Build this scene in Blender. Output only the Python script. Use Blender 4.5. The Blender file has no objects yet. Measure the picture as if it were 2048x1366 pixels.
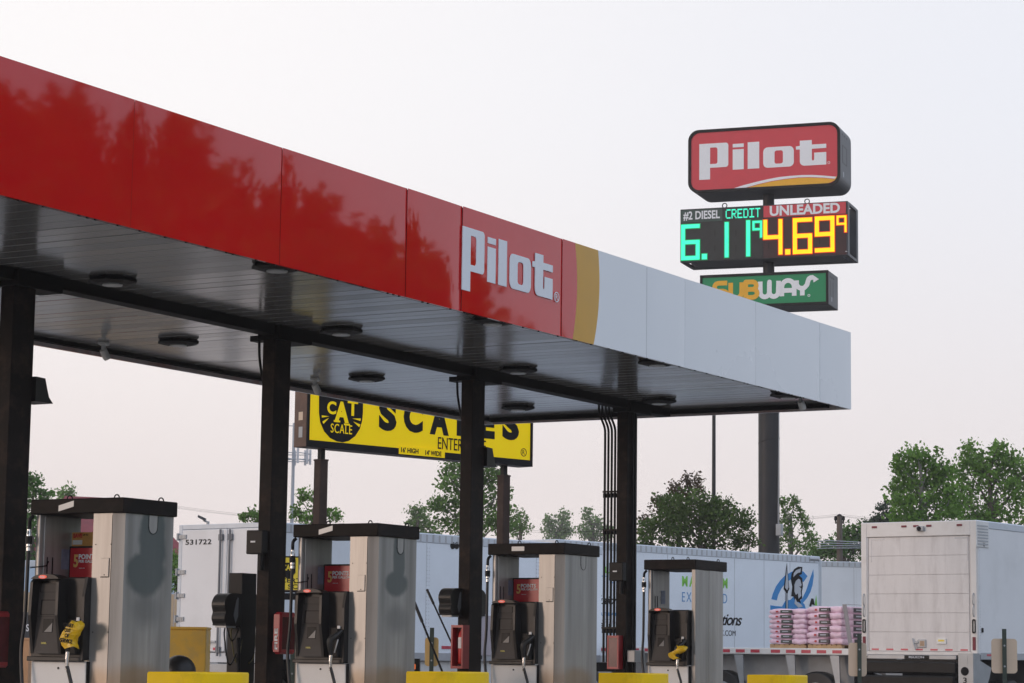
import bpy, math, random
import numpy as np
from mathutils import Vector, Matrix
R_ = math.radians
random.seed(7)
SC = bpy.context.scene
COL = SC.collection

# ------------------------------------------------------------------ camera
FPX, PIT, ROLL, YAW, EYE = 4806.9, 0.1306, 0.0129, 0.5227, 1.25
_fh = np.array([math.cos(YAW), math.sin(YAW), 0]); _r = np.array([math.sin(YAW), -math.cos(YAW), 0]); _u = np.array([0, 0, 1.0])
CF = _fh*math.cos(PIT) + _u*math.sin(PIT); _up = _u*math.cos(PIT) - _fh*math.sin(PIT)
CR = math.cos(ROLL)*_r + math.sin(ROLL)*_up; CU = math.cos(ROLL)*_up - math.sin(ROLL)*_r
cam_d = bpy.data.cameras.new('camera'); cam = bpy.data.objects.new('camera', cam_d); COL.objects.link(cam)
cam.matrix_world = Matrix(((CR[0], CU[0], -CF[0], 0), (CR[1], CU[1], -CF[1], 0), (CR[2], CU[2], -CF[2], EYE), (0, 0, 0, 1)))
cam_d.sensor_fit = 'HORIZONTAL'; cam_d.sensor_width = 36; cam_d.lens = FPX/2048*36
cam_d.clip_start = 0.5; cam_d.clip_end = 5000
SC.camera = cam
SC.view_settings.view_transform = 'Standard'; SC.view_settings.look = 'None'
SC.view_settings.exposure = 0.0; SC.view_settings.gamma = 1.0

# ------------------------------------------------------------------ sky + sun
SUN_AZ = math.atan2(0.56, -0.83)      # direction towards the sun
SUN_EL = R_(6)
w = bpy.data.worlds.new('World'); SC.world = w; w.use_nodes = True
nt = w.node_tree; nt.nodes.clear()
def _n(t, **k):
    n = nt.nodes.new(t)
    for a, b in k.items(): setattr(n, a, b)
    return n
def _math(op, a, b=None, c=None, clamp=False):
    n = _n('ShaderNodeMath', operation=op); n.use_clamp = clamp
    for i, v in enumerate((a, b, c)):
        if v is None: continue
        if isinstance(v, (int, float)): n.inputs[i].default_value = v
        else: nt.links.new(v, n.inputs[i])
    return n.outputs[0]
def _dot(vec, v):
    n = _n('ShaderNodeVectorMath', operation='DOT_PRODUCT'); nt.links.new(vec, n.inputs[0]); n.inputs[1].default_value = v
    return n.outputs['Value']
def _mix(f, a, b, mode='MIX'):
    n = _n('ShaderNodeMixRGB', blend_type=mode)
    if isinstance(f, (int, float)): n.inputs[0].default_value = f
    else: nt.links.new(f, n.inputs[0])
    for i, v in ((1, a), (2, b)):
        if isinstance(v, tuple): n.inputs[i].default_value = (*v, 1)
        else: nt.links.new(v, n.inputs[i])
    return n.outputs[0]
def _ramp(v, lo, hi):
    n = _n('ShaderNodeMapRange', interpolation_type='SMOOTHSTEP'); nt.links.new(v, n.inputs[0])
    n.inputs[1].default_value = lo; n.inputs[2].default_value = hi
    return n.outputs[0]
tc = _n('ShaderNodeTexCoord'); D = tc.outputs['Generated']
sky = _n('ShaderNodeTexSky', sky_type='NISHITA'); sky.sun_disc = False
sky.sun_elevation = SUN_EL; sky.sun_rotation = math.pi/2 - SUN_AZ
sky.air_density = 1.0; sky.dust_density = 4.0; sky.ozone_density = 1.5
el = _dot(D, (0, 0, 1))
front = _dot(D, tuple(_fh)); right = _dot(D, tuple(_r))
low = _mix(_ramp(right, -0.22, 0.22), (0.895, 0.80, 0.78), (0.87, 0.79, 0.78))
mid = _mix(_ramp(right, -0.20, 0.22), (0.985, 0.955, 0.955), (0.85, 0.855, 0.905))
c = _mix(_ramp(el, 0.02, 0.24), low, mid)
c = _mix(_ramp(el, 0.35, 0.9), c, (0.66, 0.72, 0.84))
back = _mix(_ramp(el, 0.0, 0.6), (0.82, 0.85, 0.93), (0.70, 0.81, 1.02))
c = _mix(_ramp(_math('MULTIPLY', _dot(D, (0.15, -0.99, 0)), 1.0), -0.35, 0.55), c, back)
glow = _math('POWER', _math('MAXIMUM', _dot(D, (math.cos(SUN_AZ)*math.cos(SUN_EL), math.sin(SUN_AZ)*math.cos(SUN_EL), math.sin(SUN_EL))), 0.0), 4.0)
c = _mix(_math('MULTIPLY', glow, 0.30), c, (0.86, 0.72, 0.64))
skyd = _mix(1.0, sky.outputs[0], (0.10, 0.10, 0.10), 'MULTIPLY')
c = _mix(0.08, c, skyd)
bg = _n('ShaderNodeBackground'); nt.links.new(c, bg.inputs[0]); bg.inputs[1].default_value = 1.12
wo = _n('ShaderNodeOutputWorld'); nt.links.new(bg.outputs[0], wo.inputs[0])
sd = bpy.data.lights.new('sun', 'SUN'); so = bpy.data.objects.new('sun', sd); COL.objects.link(so)
sd.energy = 0.7; sd.angle = R_(12); sd.color = (1.0, 0.76, 0.62)
so.rotation_euler = Vector((math.cos(SUN_AZ)*math.cos(SUN_EL), math.sin(SUN_AZ)*math.cos(SUN_EL), math.sin(SUN_EL))).to_track_quat('Z', 'Y').to_euler()

# ------------------------------------------------------------------ helpers
def ray(px, py): return CF + CR*(px-1024)/FPX - CU*(py-683)/FPX
def atD(px, py, d):                       # point at horizontal distance d ahead
    v = ray(px, py); v = v*d/(v@_fh); return Vector((v[0], v[1], v[2]+EYE))
def onX(px, py, X): v = ray(px, py); v = v*X/v[0]; return Vector((v[0], v[1], v[2]+EYE))
def onY(px, py, Y): v = ray(px, py); v = v*Y/v[1]; return Vector((v[0], v[1], v[2]+EYE))
def onZ(px, py, Z): v = ray(px, py); v = v*(Z-EYE)/v[2]; return Vector((v[0], v[1], Z))

def mat(name, col, rough=0.6, metal=0.0, var=0.12, scale=3.0, bump=0.0, coat=0.0, spec=0.5, stretch=None, emit=None, es=1.0, dirt=None, dscale=1.5):
    m = bpy.data.materials.new(name); m.use_nodes = True
    t = m.node_tree; b = t.nodes['Principled BSDF']; L = t.links.new
    b.inputs['Roughness'].default_value = rough; b.inputs['Metallic'].default_value = metal
    b.inputs['Specular IOR Level'].default_value = spec; b.inputs['Coat Weight'].default_value = coat
    b.inputs['Coat Roughness'].default_value = 0.03
    tcn = t.nodes.new('ShaderNodeTexCoord'); vec = tcn.outputs['Object']
    if stretch:
        mp = t.nodes.new('ShaderNodeMapping'); mp.inputs['Scale'].default_value = stretch; L(vec, mp.inputs[0]); vec = mp.outputs[0]
    nz = t.nodes.new('ShaderNodeTexNoise'); nz.inputs['Scale'].default_value = scale; nz.inputs['Detail'].default_value = 5; L(vec, nz.inputs['Vector'])
    rp = t.nodes.new('ShaderNodeValToRGB'); e = rp.color_ramp.elements
    e[0].position = 0.3; e[1].position = 0.7
    e[0].color = (*[max(0, x*(1-var)) for x in col], 1); e[1].color = (*[min(1, x*(1+var)) for x in col], 1)
    L(nz.outputs[0], rp.inputs[0]); cout = rp.outputs[0]
    if dirt:
        n2 = t.nodes.new('ShaderNodeTexNoise'); n2.inputs['Scale'].default_value = dscale; n2.inputs['Detail'].default_value = 8; n2.inputs['Roughness'].default_value = 0.65
        L(vec, n2.inputs['Vector'])
        mr = t.nodes.new('ShaderNodeMapRange'); mr.inputs[1].default_value = 0.5; mr.inputs[2].default_value = 0.78; L(n2.outputs[0], mr.inputs[0])
        mx = t.nodes.new('ShaderNodeMixRGB'); L(mr.outputs[0], mx.inputs[0]); L(cout, mx.inputs[1]); mx.inputs[2].default_value = (*dirt, 1); cout = mx.outputs[0]
    L(cout, b.inputs['Base Color'])
    if rough > 0.08:
        r2 = t.nodes.new('ShaderNodeMapRange'); r2.inputs[3].default_value = rough*0.85; r2.inputs[4].default_value = min(1, rough*1.15); L(nz.outputs[0], r2.inputs[0]); L(r2.outputs[0], b.inputs['Roughness'])
    if bump:
        bp = t.nodes.new('ShaderNodeBump'); bp.inputs['Strength'].default_value = bump; bp.inputs['Distance'].default_value = 0.02; L(nz.outputs[0], bp.inputs['Height']); L(bp.outputs[0], b.inputs['Normal'])
    if emit:
        b.inputs['Emission Color'].default_value = (*emit, 1); b.inputs['Emission Strength'].default_value = es
    return m

M = {}
M['black'] = mat('black paint', (0.006, 0.006, 0.0065), 0.5, var=0.3, spec=0.25)
M['brown_black'] = mat('dark bronze paint', (0.012, 0.0088, 0.008), 0.55, var=0.3, scale=4, dirt=(0.045, 0.027, 0.019), dscale=5, spec=0.12)
M['plastic'] = mat('black plastic', (0.012, 0.011, 0.0105), 0.42, var=0.2, scale=9, spec=0.4)
M['face_plastic'] = mat('charcoal plastic', (0.058, 0.052, 0.049), 0.55, var=0.12, scale=7, spec=0.3)
M['rubber'] = mat('black rubber', (0.012, 0.012, 0.012), 0.5, var=0.3)
M['steel'] = mat('brushed stainless', (0.335, 0.325, 0.31), 0.36, metal=0.35, var=0.26, scale=1.0, stretch=(6, 6, 0.35), dirt=(0.20, 0.19, 0.18), dscale=0.8)
M['steel_dull'] = mat('dull stainless', (0.50, 0.49, 0.47), 0.48, metal=0.8, var=0.12, scale=2.0, stretch=(5, 5, 1))
M['chrome'] = mat('bright metal', (0.75, 0.74, 0.72), 0.25, metal=1.0, var=0.05)
M['white'] = mat('white enamel', (0.74, 0.74, 0.73), 0.4, var=0.05, scale=2, dirt=(0.58, 0.55, 0.51), dscale=1.2)
M['truck_white'] = mat('white trailer skin', (0.79, 0.80, 0.82), 0.42, var=0.03, scale=1.2, dirt=(0.67, 0.68, 0.69), dscale=0.8)
M['truck_blue'] = mat('pale trailer skin', (0.80, 0.86, 0.93), 0.38, var=0.03, scale=1.0, dirt=(0.72, 0.77, 0.83), dscale=0.7)
M['truck_door'] = mat('worn roll door', (0.71, 0.685, 0.675), 0.55, var=0.05, scale=2.0, stretch=(3, 3, 0.7), dirt=(0.54, 0.51, 0.50), dscale=1.6)
M['grey_rail'] = mat('grey aluminium rail', (0.42, 0.44, 0.47), 0.45, metal=0.3, var=0.1)
M['red_vinyl'] = mat('red vinyl', (0.55, 0.016, 0.026), 0.45, var=0.04)
M['fascia_red'] = mat('glossy red fascia', (0.58, 0.006, 0.009), 0.035, var=0.05, scale=1.2, coat=0.25, spec=0.45)
M['fascia_white'] = mat('white fascia', (0.79, 0.82, 0.85), 0.28, var=0.02, scale=0.6, coat=0.1)
M['fascia_yellow'] = mat('yellow ochre vinyl', (0.62, 0.33, 0.03), 0.3, var=0.04)
M['logo_white'] = mat('white vinyl', (0.80, 0.83, 0.87), 0.5, var=0.02)
M['soffit'] = mat('painted soffit panel', (0.25, 0.247, 0.24), 0.165, var=0.10, scale=0.9, stretch=(3, 0.3, 1), spec=1.0, coat=0.5)
M['soffit'].node_tree.nodes['Principled BSDF'].inputs['Coat Roughness'].default_value = 0.20
M['red_paint'] = mat('red enamel', (0.34, 0.012, 0.02), 0.35, var=0.12, scale=6)
M['red_bright'] = mat('red steel cylinder', (0.55, 0.02, 0.02), 0.3, var=0.05)
M['tape_red'] = mat('red reflective tape', (0.52, 0.05, 0.08), 0.4, var=0.1)
M['yellow_guard'] = mat('bright yellow sleeve', (0.92, 0.60, 0.006), 0.5, spec=0.2, var=0.06, scale=2, dirt=(0.62, 0.42, 0.02), dscale=2.5)
M['yellow_old'] = mat('faded yellow paint', (0.74, 0.45, 0.06), 0.5, var=0.08, scale=3, dirt=(0.50, 0.36, 0.13), dscale=4)
M['yellow_bag'] = mat('yellow plastic bag', (0.78, 0.48, 0.01), 0.3, var=0.15, scale=8)
M['cat_yellow'] = mat('yellow sign face', (0.93, 0.66, 0.004), 0.5, var=0.02, spec=0.15, emit=(1.0, 0.70, 0.0), es=0.22)  # weak emission added to lift the scale sign's yellow
M['cert_yellow'] = mat('pale yellow sign face', (0.85, 0.66, 0.05), 0.45, var=0.03)
M['ink'] = mat('black ink', (0.008, 0.008, 0.010), 0.6, var=0.1, spec=0.15)
M['brown'] = mat('brown steel', (0.11, 0.062, 0.045), 0.6, var=0.2, scale=3, dirt=(0.17, 0.10, 0.075), dscale=5)
M['post_brown'] = mat('dark brown post steel', (0.042, 0.027, 0.022), 0.6, var=0.2, scale=3, dirt=(0.07, 0.045, 0.036), dscale=5, spec=0.2)
M['cap_brown'] = mat('dark brown cap', (0.009, 0.007, 0.0065), 0.5, var=0.2, scale=4, dirt=(0.026, 0.017, 0.013), dscale=4, spec=0.1)
M['green_sign'] = mat('green sign face', (0.0, 0.24, 0.09), 0.4, var=0.03)
M['sub_yellow'] = mat('amber letter', (0.80, 0.42, 0.02), 0.45, var=0.03)
M['pylon_red'] = mat('red sign face', (0.60, 0.045, 0.065), 0.4, var=0.03)
M['cabinet'] = mat('slate sign cabinet', (0.055, 0.062, 0.072), 0.5, var=0.2, scale=2)
M['display'] = mat('dark display face', (0.012, 0.015, 0.016), 0.5, var=0.3, scale=2)
M['display_red'] = mat('dark maroon display face', (0.035, 0.006, 0.008), 0.5, var=0.3, scale=2)
M['led_green'] = mat('green led', (0.02, 0.3, 0.2), 0.5, emit=(0.045, 1.0, 0.62), es=0.98)
M['halo_green'] = mat('green led halo', (0.0, 0.2, 0.05), 0.5, emit=(0.0, 0.30, 0.10), es=0.8)  # outline colour for the painted glow of the digits
M['led_yellow'] = mat('amber led', (0.5, 0.4, 0.0), 0.5, emit=(1.0, 0.62, 0.0), es=1.0)
M['halo_red'] = mat('red led halo', (0.3, 0.0, 0.0), 0.5, emit=(0.75, 0.03, 0.0), es=0.8)
M['ad_red'] = mat('red poster', (0.50, 0.008, 0.018), 0.35, var=0.1, scale=5)
M['ad_gold'] = mat('gold print', (0.72, 0.47, 0.14), 0.5, var=0.1)
M['ad_orange'] = mat('orange poster', (0.55, 0.28, 0.06), 0.5, var=0.15, scale=8)
M['paper_blue'] = mat('blue notice', (0.22, 0.26, 0.36), 0.6, var=0.2, scale=20)
M['glass_grey'] = mat('smoked plastic window', (0.13, 0.14, 0.15), 0.4, var=0.2)
M['beige'] = mat('weathered sign back', (0.62, 0.49, 0.37), 0.5, var=0.08, scale=2)
M['tan_back'] = mat('tan sign back', (0.66, 0.43, 0.16), 0.5, var=0.06)
M['post_green'] = mat('green steel post', (0.03, 0.045, 0.035), 0.6, var=0.2)
M['tan'] = mat('tan boards', (0.50, 0.38, 0.25), 0.6, var=0.12, scale=2, stretch=(6, 6, 0.5))
M['wood'] = mat('pallet wood', (0.45, 0.29, 0.15), 0.75, var=0.2, scale=6)
M['pole_wood'] = mat('weathered pole wood', (0.12, 0.10, 0.085), 0.85, var=0.2, scale=4, stretch=(3, 3, 0.3))
M['pink'] = mat('pink mulch bag', (0.84, 0.60, 0.72), 0.36, var=0.12, scale=9, bump=0.6)
M['lilac'] = mat('lilac mulch bag', (0.55, 0.36, 0.55), 0.42, var=0.16, scale=7, bump=0.5)
M['label_dark'] = mat('dark bag label', (0.03, 0.022, 0.028), 0.4, var=0.5, scale=14)
M['label_green'] = mat('dark green bag label', (0.03, 0.05, 0.042), 0.4, var=0.5, scale=14)
M['strap'] = mat('grey webbing strap', (0.25, 0.24, 0.26), 0.6, var=0.1)
M['pole_metal'] = mat('dark pylon steel', (0.017, 0.018, 0.021), 0.5, var=0.35, scale=1.2, stretch=(1, 1, 0.5), dirt=(0.03, 0.028, 0.026), dscale=0.8, spec=0.3)
M['galv'] = mat('galvanised steel', (0.36, 0.38, 0.40), 0.5, metal=0.5, var=0.12)
M['tower'] = mat('grey tower steel', (0.34, 0.38, 0.43), 0.6, var=0.08)
M['light_green'] = mat('light green letter', (0.22, 0.60, 0.06), 0.5, var=0.03)
M['letter_blue'] = mat('blue letter', (0.10, 0.29, 0.56), 0.5, var=0.03)
M['emblem_blue'] = mat('bright blue emblem', (0.015, 0.24, 0.60), 0.45, var=0.03)
M['emblem_grey'] = mat('pale grey emblem', (0.50, 0.53, 0.58), 0.5, var=0.03)
M['maroon'] = mat('maroon shingle roof', (0.20, 0.035, 0.045), 0.7, var=0.15, scale=3)
M['brick'] = mat('tan brick wall', (0.40, 0.28, 0.19), 0.8, var=0.15, scale=4)
M['glass_dark'] = mat('dark window glass', (0.03, 0.035, 0.04), 0.3, var=0.2)
M['barrier'] = mat('peach concrete', (0.62, 0.36, 0.20), 0.7, var=0.1)
M['hose'] = mat('fuel hose', (0.010, 0.010, 0.011), 0.38, var=0.3)
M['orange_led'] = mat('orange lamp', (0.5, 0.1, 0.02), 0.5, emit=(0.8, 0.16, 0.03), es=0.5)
M['cable_tan'] = mat('yellowed cable', (0.10, 0.085, 0.03), 0.6)
M['maroon_glass'] = mat('dark red plastic window', (0.10, 0.01, 0.018), 0.2, var=0.3, scale=6)
M['slate_green'] = mat('dark slate green panel', (0.035, 0.07, 0.06), 0.5, var=0.1)
M['orange_ink'] = mat('orange ink', (0.75, 0.2, 0.02), 0.5)
M['rod'] = mat('slate door rod', (0.17, 0.18, 0.20), 0.5, metal=0.3, var=0.1)
M['lilac_grey'] = mat('lilac grey plate', (0.42, 0.38, 0.42), 0.5, var=0.08)
M['grey_dark'] = mat('dark grey chassis', (0.13, 0.13, 0.135), 0.6, var=0.2, scale=1.5)
M['frame_white'] = mat('worn white frame', (0.74, 0.72, 0.70), 0.5, var=0.06, scale=2, dirt=(0.60, 0.56, 0.53), dscale=2)
M['lift_black'] = mat('oily black lift', (0.009, 0.0085, 0.008), 0.5, var=0.4, scale=3, spec=0.2)
M['letter_pale'] = mat('pale blue trailer skin', (0.42, 0.55, 0.70), 0.45, var=0.05)
M['panel_grey'] = mat('pale grey panel', (0.36, 0.36, 0.36), 0.6, var=0.1, dirt=(0.25, 0.24, 0.23), dscale=2)
M['lens'] = mat('frosted lamp lens', (0.62, 0.63, 0.62), 0.3, var=0.05)

# ---- mesh builder
class MB:
    def __init__(s): s.v = []; s.f = []; s.smooth = []
    def add(s, vs, fs, sm=False):
        o = len(s.v); s.v += [tuple(p) for p in vs]; s.f += [tuple(i+o for i in f) for f in fs]; s.smooth += [sm]*len(fs)
        return s
    def box(s, x0, x1, y0, y1, z0, z1, b=0.0):
        if x0 > x1: x0, x1 = x1, x0
        if y0 > y1: y0, y1 = y1, y0
        if z0 > z1: z0, z1 = z1, z0
        b = min(b, (x1-x0)*.45, (y1-y0)*.45, (z1-z0)*.45)
        if b <= 0:
            return s.add([(x0,y0,z0),(x1,y0,z0),(x1,y1,z0),(x0,y1,z0),(x0,y0,z1),(x1,y0,z1),(x1,y1,z1),(x0,y1,z1)],
                         [(0,3,2,1),(4,5,6,7),(0,1,5,4),(1,2,6,5),(2,3,7,6),(3,0,4,7)])
        # chamfered box: 24 verts
        xs, ys, zs = (x0, x1), (y0, y1), (z0, z1); V = []; idx = {}
        for i in (0, 1):
            for j in (0, 1):
                for k in (0, 1):
                    c = (xs[i], ys[j], zs[k]); d = (b if i == 0 else -b, b if j == 0 else -b, b if k == 0 else -b)
                    for a in range(3):       # vertex lying on the face whose normal is axis a
                        p = [c[q] + (0 if q == a else d[q]) for q in range(3)]
                        idx[(i, j, k, a)] = len(V); V.append(tuple(p))
        Fs = []
        for a in range(3):
            u, v_ = [(1, 2), (2, 0), (0, 1)][a]
            for e in (0, 1):
                q = []
                for (m_, n_) in ((0, 0), (1, 0), (1, 1), (0, 1)):
                    t = [0, 0, 0]; t[a] = e; t[u] = m_; t[v_] = n_; q.append(idx[(*t, a)])
                Fs.append(tuple(q if e else q[::-1]))
        for a in range(3):                    # edges parallel to axis a
            u, v_ = [(1, 2), (2, 0), (0, 1)][a]
            for m_ in (0, 1):
                for n_ in (0, 1):
                    t0 = [0, 0, 0]; t0[u] = m_; t0[v_] = n_; t1 = list(t0); t1[a] = 1
                    q = [idx[(*t0, u)], idx[(*t1, u)], idx[(*t1, v_)], idx[(*t0, v_)]]
                    Fs.append(tuple(q if m_ != n_ else q[::-1]))
        for i in (0, 1):
            for j in (0, 1):
                for k in (0, 1):
                    q = [idx[(i, j, k, a)] for a in range(3)]
                    Fs.append(tuple(q if (i+j+k) % 2 else q[::-1]))
        return s.add(V, Fs)
    def tube(s, pts, r, n=8, caps=True):
        pts = [Vector(p) for p in pts]; rs = r if isinstance(r, (list, tuple)) else [r]*len(pts)
        rings = []; prev = None
        for i, p in enumerate(pts):
            t = (pts[min(i+1, len(pts)-1)] - pts[max(i-1, 0)]).normalized()
            if prev is None:
                a = Vector((0, 0, 1)) if abs(t.z) < .9 else Vector((1, 0, 0)); prev = t.cross(a).normalized()
            prev = (prev - t*prev.dot(t)).normalized(); bnm = t.cross(prev)
            rings.append([p + (prev*math.cos(2*math.pi*k/n) + bnm*math.sin(2*math.pi*k/n))*rs[i] for k in range(n)])
        V = [p for rg in rings for p in rg]; Fs = []
        for i in range(len(rings)-1):
            for k in range(n):
                k2 = (k+1) % n; Fs.append((i*n+k, i*n+k2, (i+1)*n+k2, (i+1)*n+k))
        s.add(V, Fs, True)
        if caps: s.add(rings[0], [tuple(range(n))[::-1]]); s.add(rings[-1], [tuple(range(n))])
        return s
    def prism(s, poly, axis, a0, a1):         # convex-ish polygon (2D) extruded along axis 'x','y','z'
        def P(p, a):
            if axis == 'y': return (p[0], a, p[1])
            if axis == 'x': return (a, p[0], p[1])
            return (p[0], p[1], a)
        n = len(poly); V = [P(p, a0) for p in poly] + [P(p, a1) for p in poly]
        Fs = [tuple(range(n))[::-1], tuple(range(n, 2*n))] + [(i, (i+1) % n, n+(i+1) % n, n+i) for i in range(n)]
        return s.add(V, Fs)
    def ball(s, c, r, sx=1, sy=1, sz=1, n=14, m=8, z0=-1):
        V = []; Fs = []
        for i in range(m+1):
            ph = math.pi*i/m; zz = max(math.cos(ph), z0); rr = math.sin(ph)
            for k in range(n):
                t = 2*math.pi*k/n; V.append((c[0]+r*sx*rr*math.cos(t), c[1]+r*sy*rr*math.sin(t), c[2]+r*sz*zz))
        for i in range(m):
            for k in range(n):
                k2 = (k+1) % n; Fs.append((i*n+k, (i+1)*n+k, (i+1)*n+k2, i*n+k2))
        return s.add(V, Fs, True)
    def disc(s, c, r, axis, h, n=24):         # short cylinder centred at c
        a = {'x': Vector((1, 0, 0)), 'y': Vector((0, 1, 0)), 'z': Vector((0, 0, 1))}[axis]; c = Vector(c)
        return s.tube([c-a*h/2, c+a*h/2], r, n)

def link(name, mb, m, parent=None, loc=None, smooth=None):
    me = bpy.data.meshes.new(name); me.from_pydata(mb.v, [], mb.f); me.update()
    me.polygons.foreach_set('use_smooth', mb.smooth if mb.smooth else [])
    me.materials.append(M[m] if isinstance(m, str) else m)
    o = bpy.data.objects.new(name, me); COL.objects.link(o)
    if parent: o.parent = parent
    if loc is not None: o.location = loc
    return o
def tag(o, label=None, cat=None, group=None, kind=None):
    if label: o['label'] = label
    if cat: o['category'] = cat
    if group: o['group'] = group
    if kind: o['kind'] = kind
    return o
def thing(name, label, cat, loc=(0, 0, 0), rz=0.0, group=None):
    o = bpy.data.objects.new(name, None); COL.objects.link(o); o.location = loc; o.rotation_euler = (0, 0, rz)
    o.empty_display_size = 0.2
    return tag(o, label, cat, group)
def kids(o): return [c for c in COL.objects if c.parent == o]
def dup(root, loc, rz=None, label=None):
    r = root.copy(); COL.objects.link(r); r.location = loc
    if rz is not None: r.rotation_euler = (0, 0, rz)
    if label: r['label'] = label
    for ch in kids(root):
        c_ = ch.copy(); COL.objects.link(c_); c_.parent = r
        for g in kids(ch):
            d_ = g.copy(); COL.objects.link(d_); d_.parent = c_
    return r

# ---- flat shapes and lettering (curves evaluated to meshes)
def _curve_geo(cu):
    o = bpy.data.objects.new('tmp', cu); COL.objects.link(o)
    dg = bpy.context.evaluated_depsgraph_get(); me = o.evaluated_get(dg).to_mesh()
    V = [tuple(v.co) for v in me.vertices]; Fs = [tuple(p.vertices) for p in me.polygons]
    o.evaluated_get(dg).to_mesh_clear(); bpy.data.objects.remove(o); bpy.data.curves.remove(cu)
    return V, Fs
def shape_geo(loops, depth=0.003):
    cu = bpy.data.curves.new('c', 'CURVE'); cu.dimensions = '2D'; cu.fill_mode = 'BOTH'; cu.extrude = depth/2
    for lp in loops:
        sp = cu.splines.new('POLY'); sp.points.add(len(lp)-1); sp.use_cyclic_u = True
        for i, p in enumerate(lp): sp.points[i].co = (p[0], p[1], 0, 1)
    return _curve_geo(cu)
def text_geo(txt, bold=0.0, depth=0.003, space=1.0, shear=0.0):
    cu = bpy.data.curves.new('t', 'FONT'); cu.body = txt; cu.size = 1; cu.extrude = depth/2; cu.offset = bold; cu.space_character = space; cu.shear = shear; cu.resolution_u = 4
    return _curve_geo(cu)
NY = (Vector((1, 0, 0)), Vector((0, 0, 1)), Vector((0, -1, 0)))      # facing -y
NX = (Vector((0, -1, 0)), Vector((0, 0, 1)), Vector((-1, 0, 0)))     # facing -x
def place(geo, O, fr, box=None, mb=None, rot=0.0):
    """geo laid in frame fr at origin O; box=(u0,v0,u1,v1) stretches its bounds to that rectangle"""
    V, Fs = geo
    us = [p[0] for p in V]; vs = [p[1] for p in V]
    a, b_, c_, d_ = min(us), min(vs), max(us), max(vs)
    out = []; O = Vector(O); cr, sr = math.cos(rot), math.sin(rot); zs = min(p[2] for p in V)
    for x, y, z in V:
        if box:
            x = box[0] + (x-a)/(c_-a)*(box[2]-box[0]); y = box[1] + (y-b_)/(d_-b_)*(box[3]-box[1])
        if rot:
            cx, cy = (box[0]+box[2])/2, (box[1]+box[3])/2; x, y = cx+(x-cx)*cr-(y-cy)*sr, cy+(x-cx)*sr+(y-cy)*cr
        out.append(O + fr[0]*x + fr[1]*y + fr[2]*(z-zs))
    mb = mb or MB(); mb.add(out, Fs); return mb
def text(name, txt, m, parent, O, fr, box, bold=0.0, depth=0.004, space=1.0, shear=0.0, rot=0.0):
    return link(name, place(text_geo(txt, bold, depth, space, shear), O, fr, box, rot=rot), m, parent)
def rrect(x0, y0, x1, y1, r, n=5):
    P = []
    for cx, cy, a in ((x1-r, y1-r, 0), (x0+r, y1-r, 90), (x0+r, y0+r, 180), (x1-r, y0+r, 270)):
        for k in range(n+1):
            t = R_(a+90*k/n); P.append((cx+r*math.cos(t), cy+r*math.sin(t)))
    return P
def rect(x0, y0, x1, y1): return [(x0, y0), (x1, y0), (x1, y1), (x0, y1)]
def oval(cx, cy, rx, ry, n=28): return [(cx+rx*math.cos(2*math.pi*k/n), cy+ry*math.sin(2*math.pi*k/n)) for k in range(n)]
def ribbon(pts, wd):                           # stroke outline of a polyline with mitred joins
    pts = [Vector(p) for p in pts]; Lf, Rt = [], []
    for i, p in enumerate(pts):
        d0 = (p-pts[i-1]).normalized() if i else None; d1 = (pts[i+1]-p).normalized() if i < len(pts)-1 else None
        if d0 is None: d0 = d1
        if d1 is None: d1 = d0
        n0 = Vector((-d0.y, d0.x)); n1 = Vector((-d1.y, d1.x)); nn = (n0+n1).normalized(); k = wd/2/max(.4, nn.dot(n0))
        Lf.append(p+nn*k); Rt.append(p-nn*k)
    return [tuple(p) for p in Lf] + [tuple(p) for p in Rt[::-1]]
def arc(cx, cy, r, a0, a1, n=8, ry=None):
    ry = ry or r
    return [(cx+r*math.cos(R_(a0+(a1-a0)*k/n)), cy+ry*math.sin(R_(a0+(a1-a0)*k/n))) for k in range(n+1)]
def smooth_path(pts, n=6):
    P = [Vector(p) for p in pts]; P = [P[0]*2-P[1]] + P + [P[-1]*2-P[-2]]; out = []
    for i in range(1, len(P)-2):
        for k in range(n):
            t = k/n; a, b_, c_, d_ = P[i-1:i+3]
            out.append(0.5*((2*b_) + (c_-a)*t + (2*a-5*b_+4*c_-d_)*t*t + (3*b_-a-3*c_+d_)*t**3))
    out.append(P[-2]); return out

def logo_loops():
    """the word mark, in units of 833 wide; v up, zero at the foot of the round letters"""
    B = 179
    def fl(P): return [(x, B-y) for x, y in P]
    L = []
    L.append(fl([(0, 0)] + [(193-18+18*math.sin(t), 18-18*math.cos(t)) for t in [R_(a) for a in range(0, 91, 18)]]
                + [(193-18+18*math.cos(t), 158-18+18*math.sin(t)) for t in [R_(a) for a in range(0, 91, 18)]] + [(72, 158), (72, 233), (0, 233)]))
    L.append(fl([(72, 27), (110, 27), (117, 30), (121, 38), (121, 124), (117, 131), (110, 134), (72, 134)]))
    L.append(fl(rect(222, 12, 295, 35))); L.append(fl(rect(222, 48, 295, 179))); L.append(fl(rect(321, 7, 397, 179)))
    L.append(fl(rrect(423, 47, 623, 179, 30))); L.append(fl(rrect(497, 71, 552, 156, 14)))
    L.append(fl([(662, 17), (740, 17), (740, 46), (833, 46), (833, 73), (740, 73), (740, 140), (742, 147), (747, 149), (752, 147), (755, 140), (755, 99), (833, 99), (833, 179), (690, 179), (674, 174), (665, 164), (662, 152), (662, 73), (637, 73), (637, 53), (662, 50)]))
    return L

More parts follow.
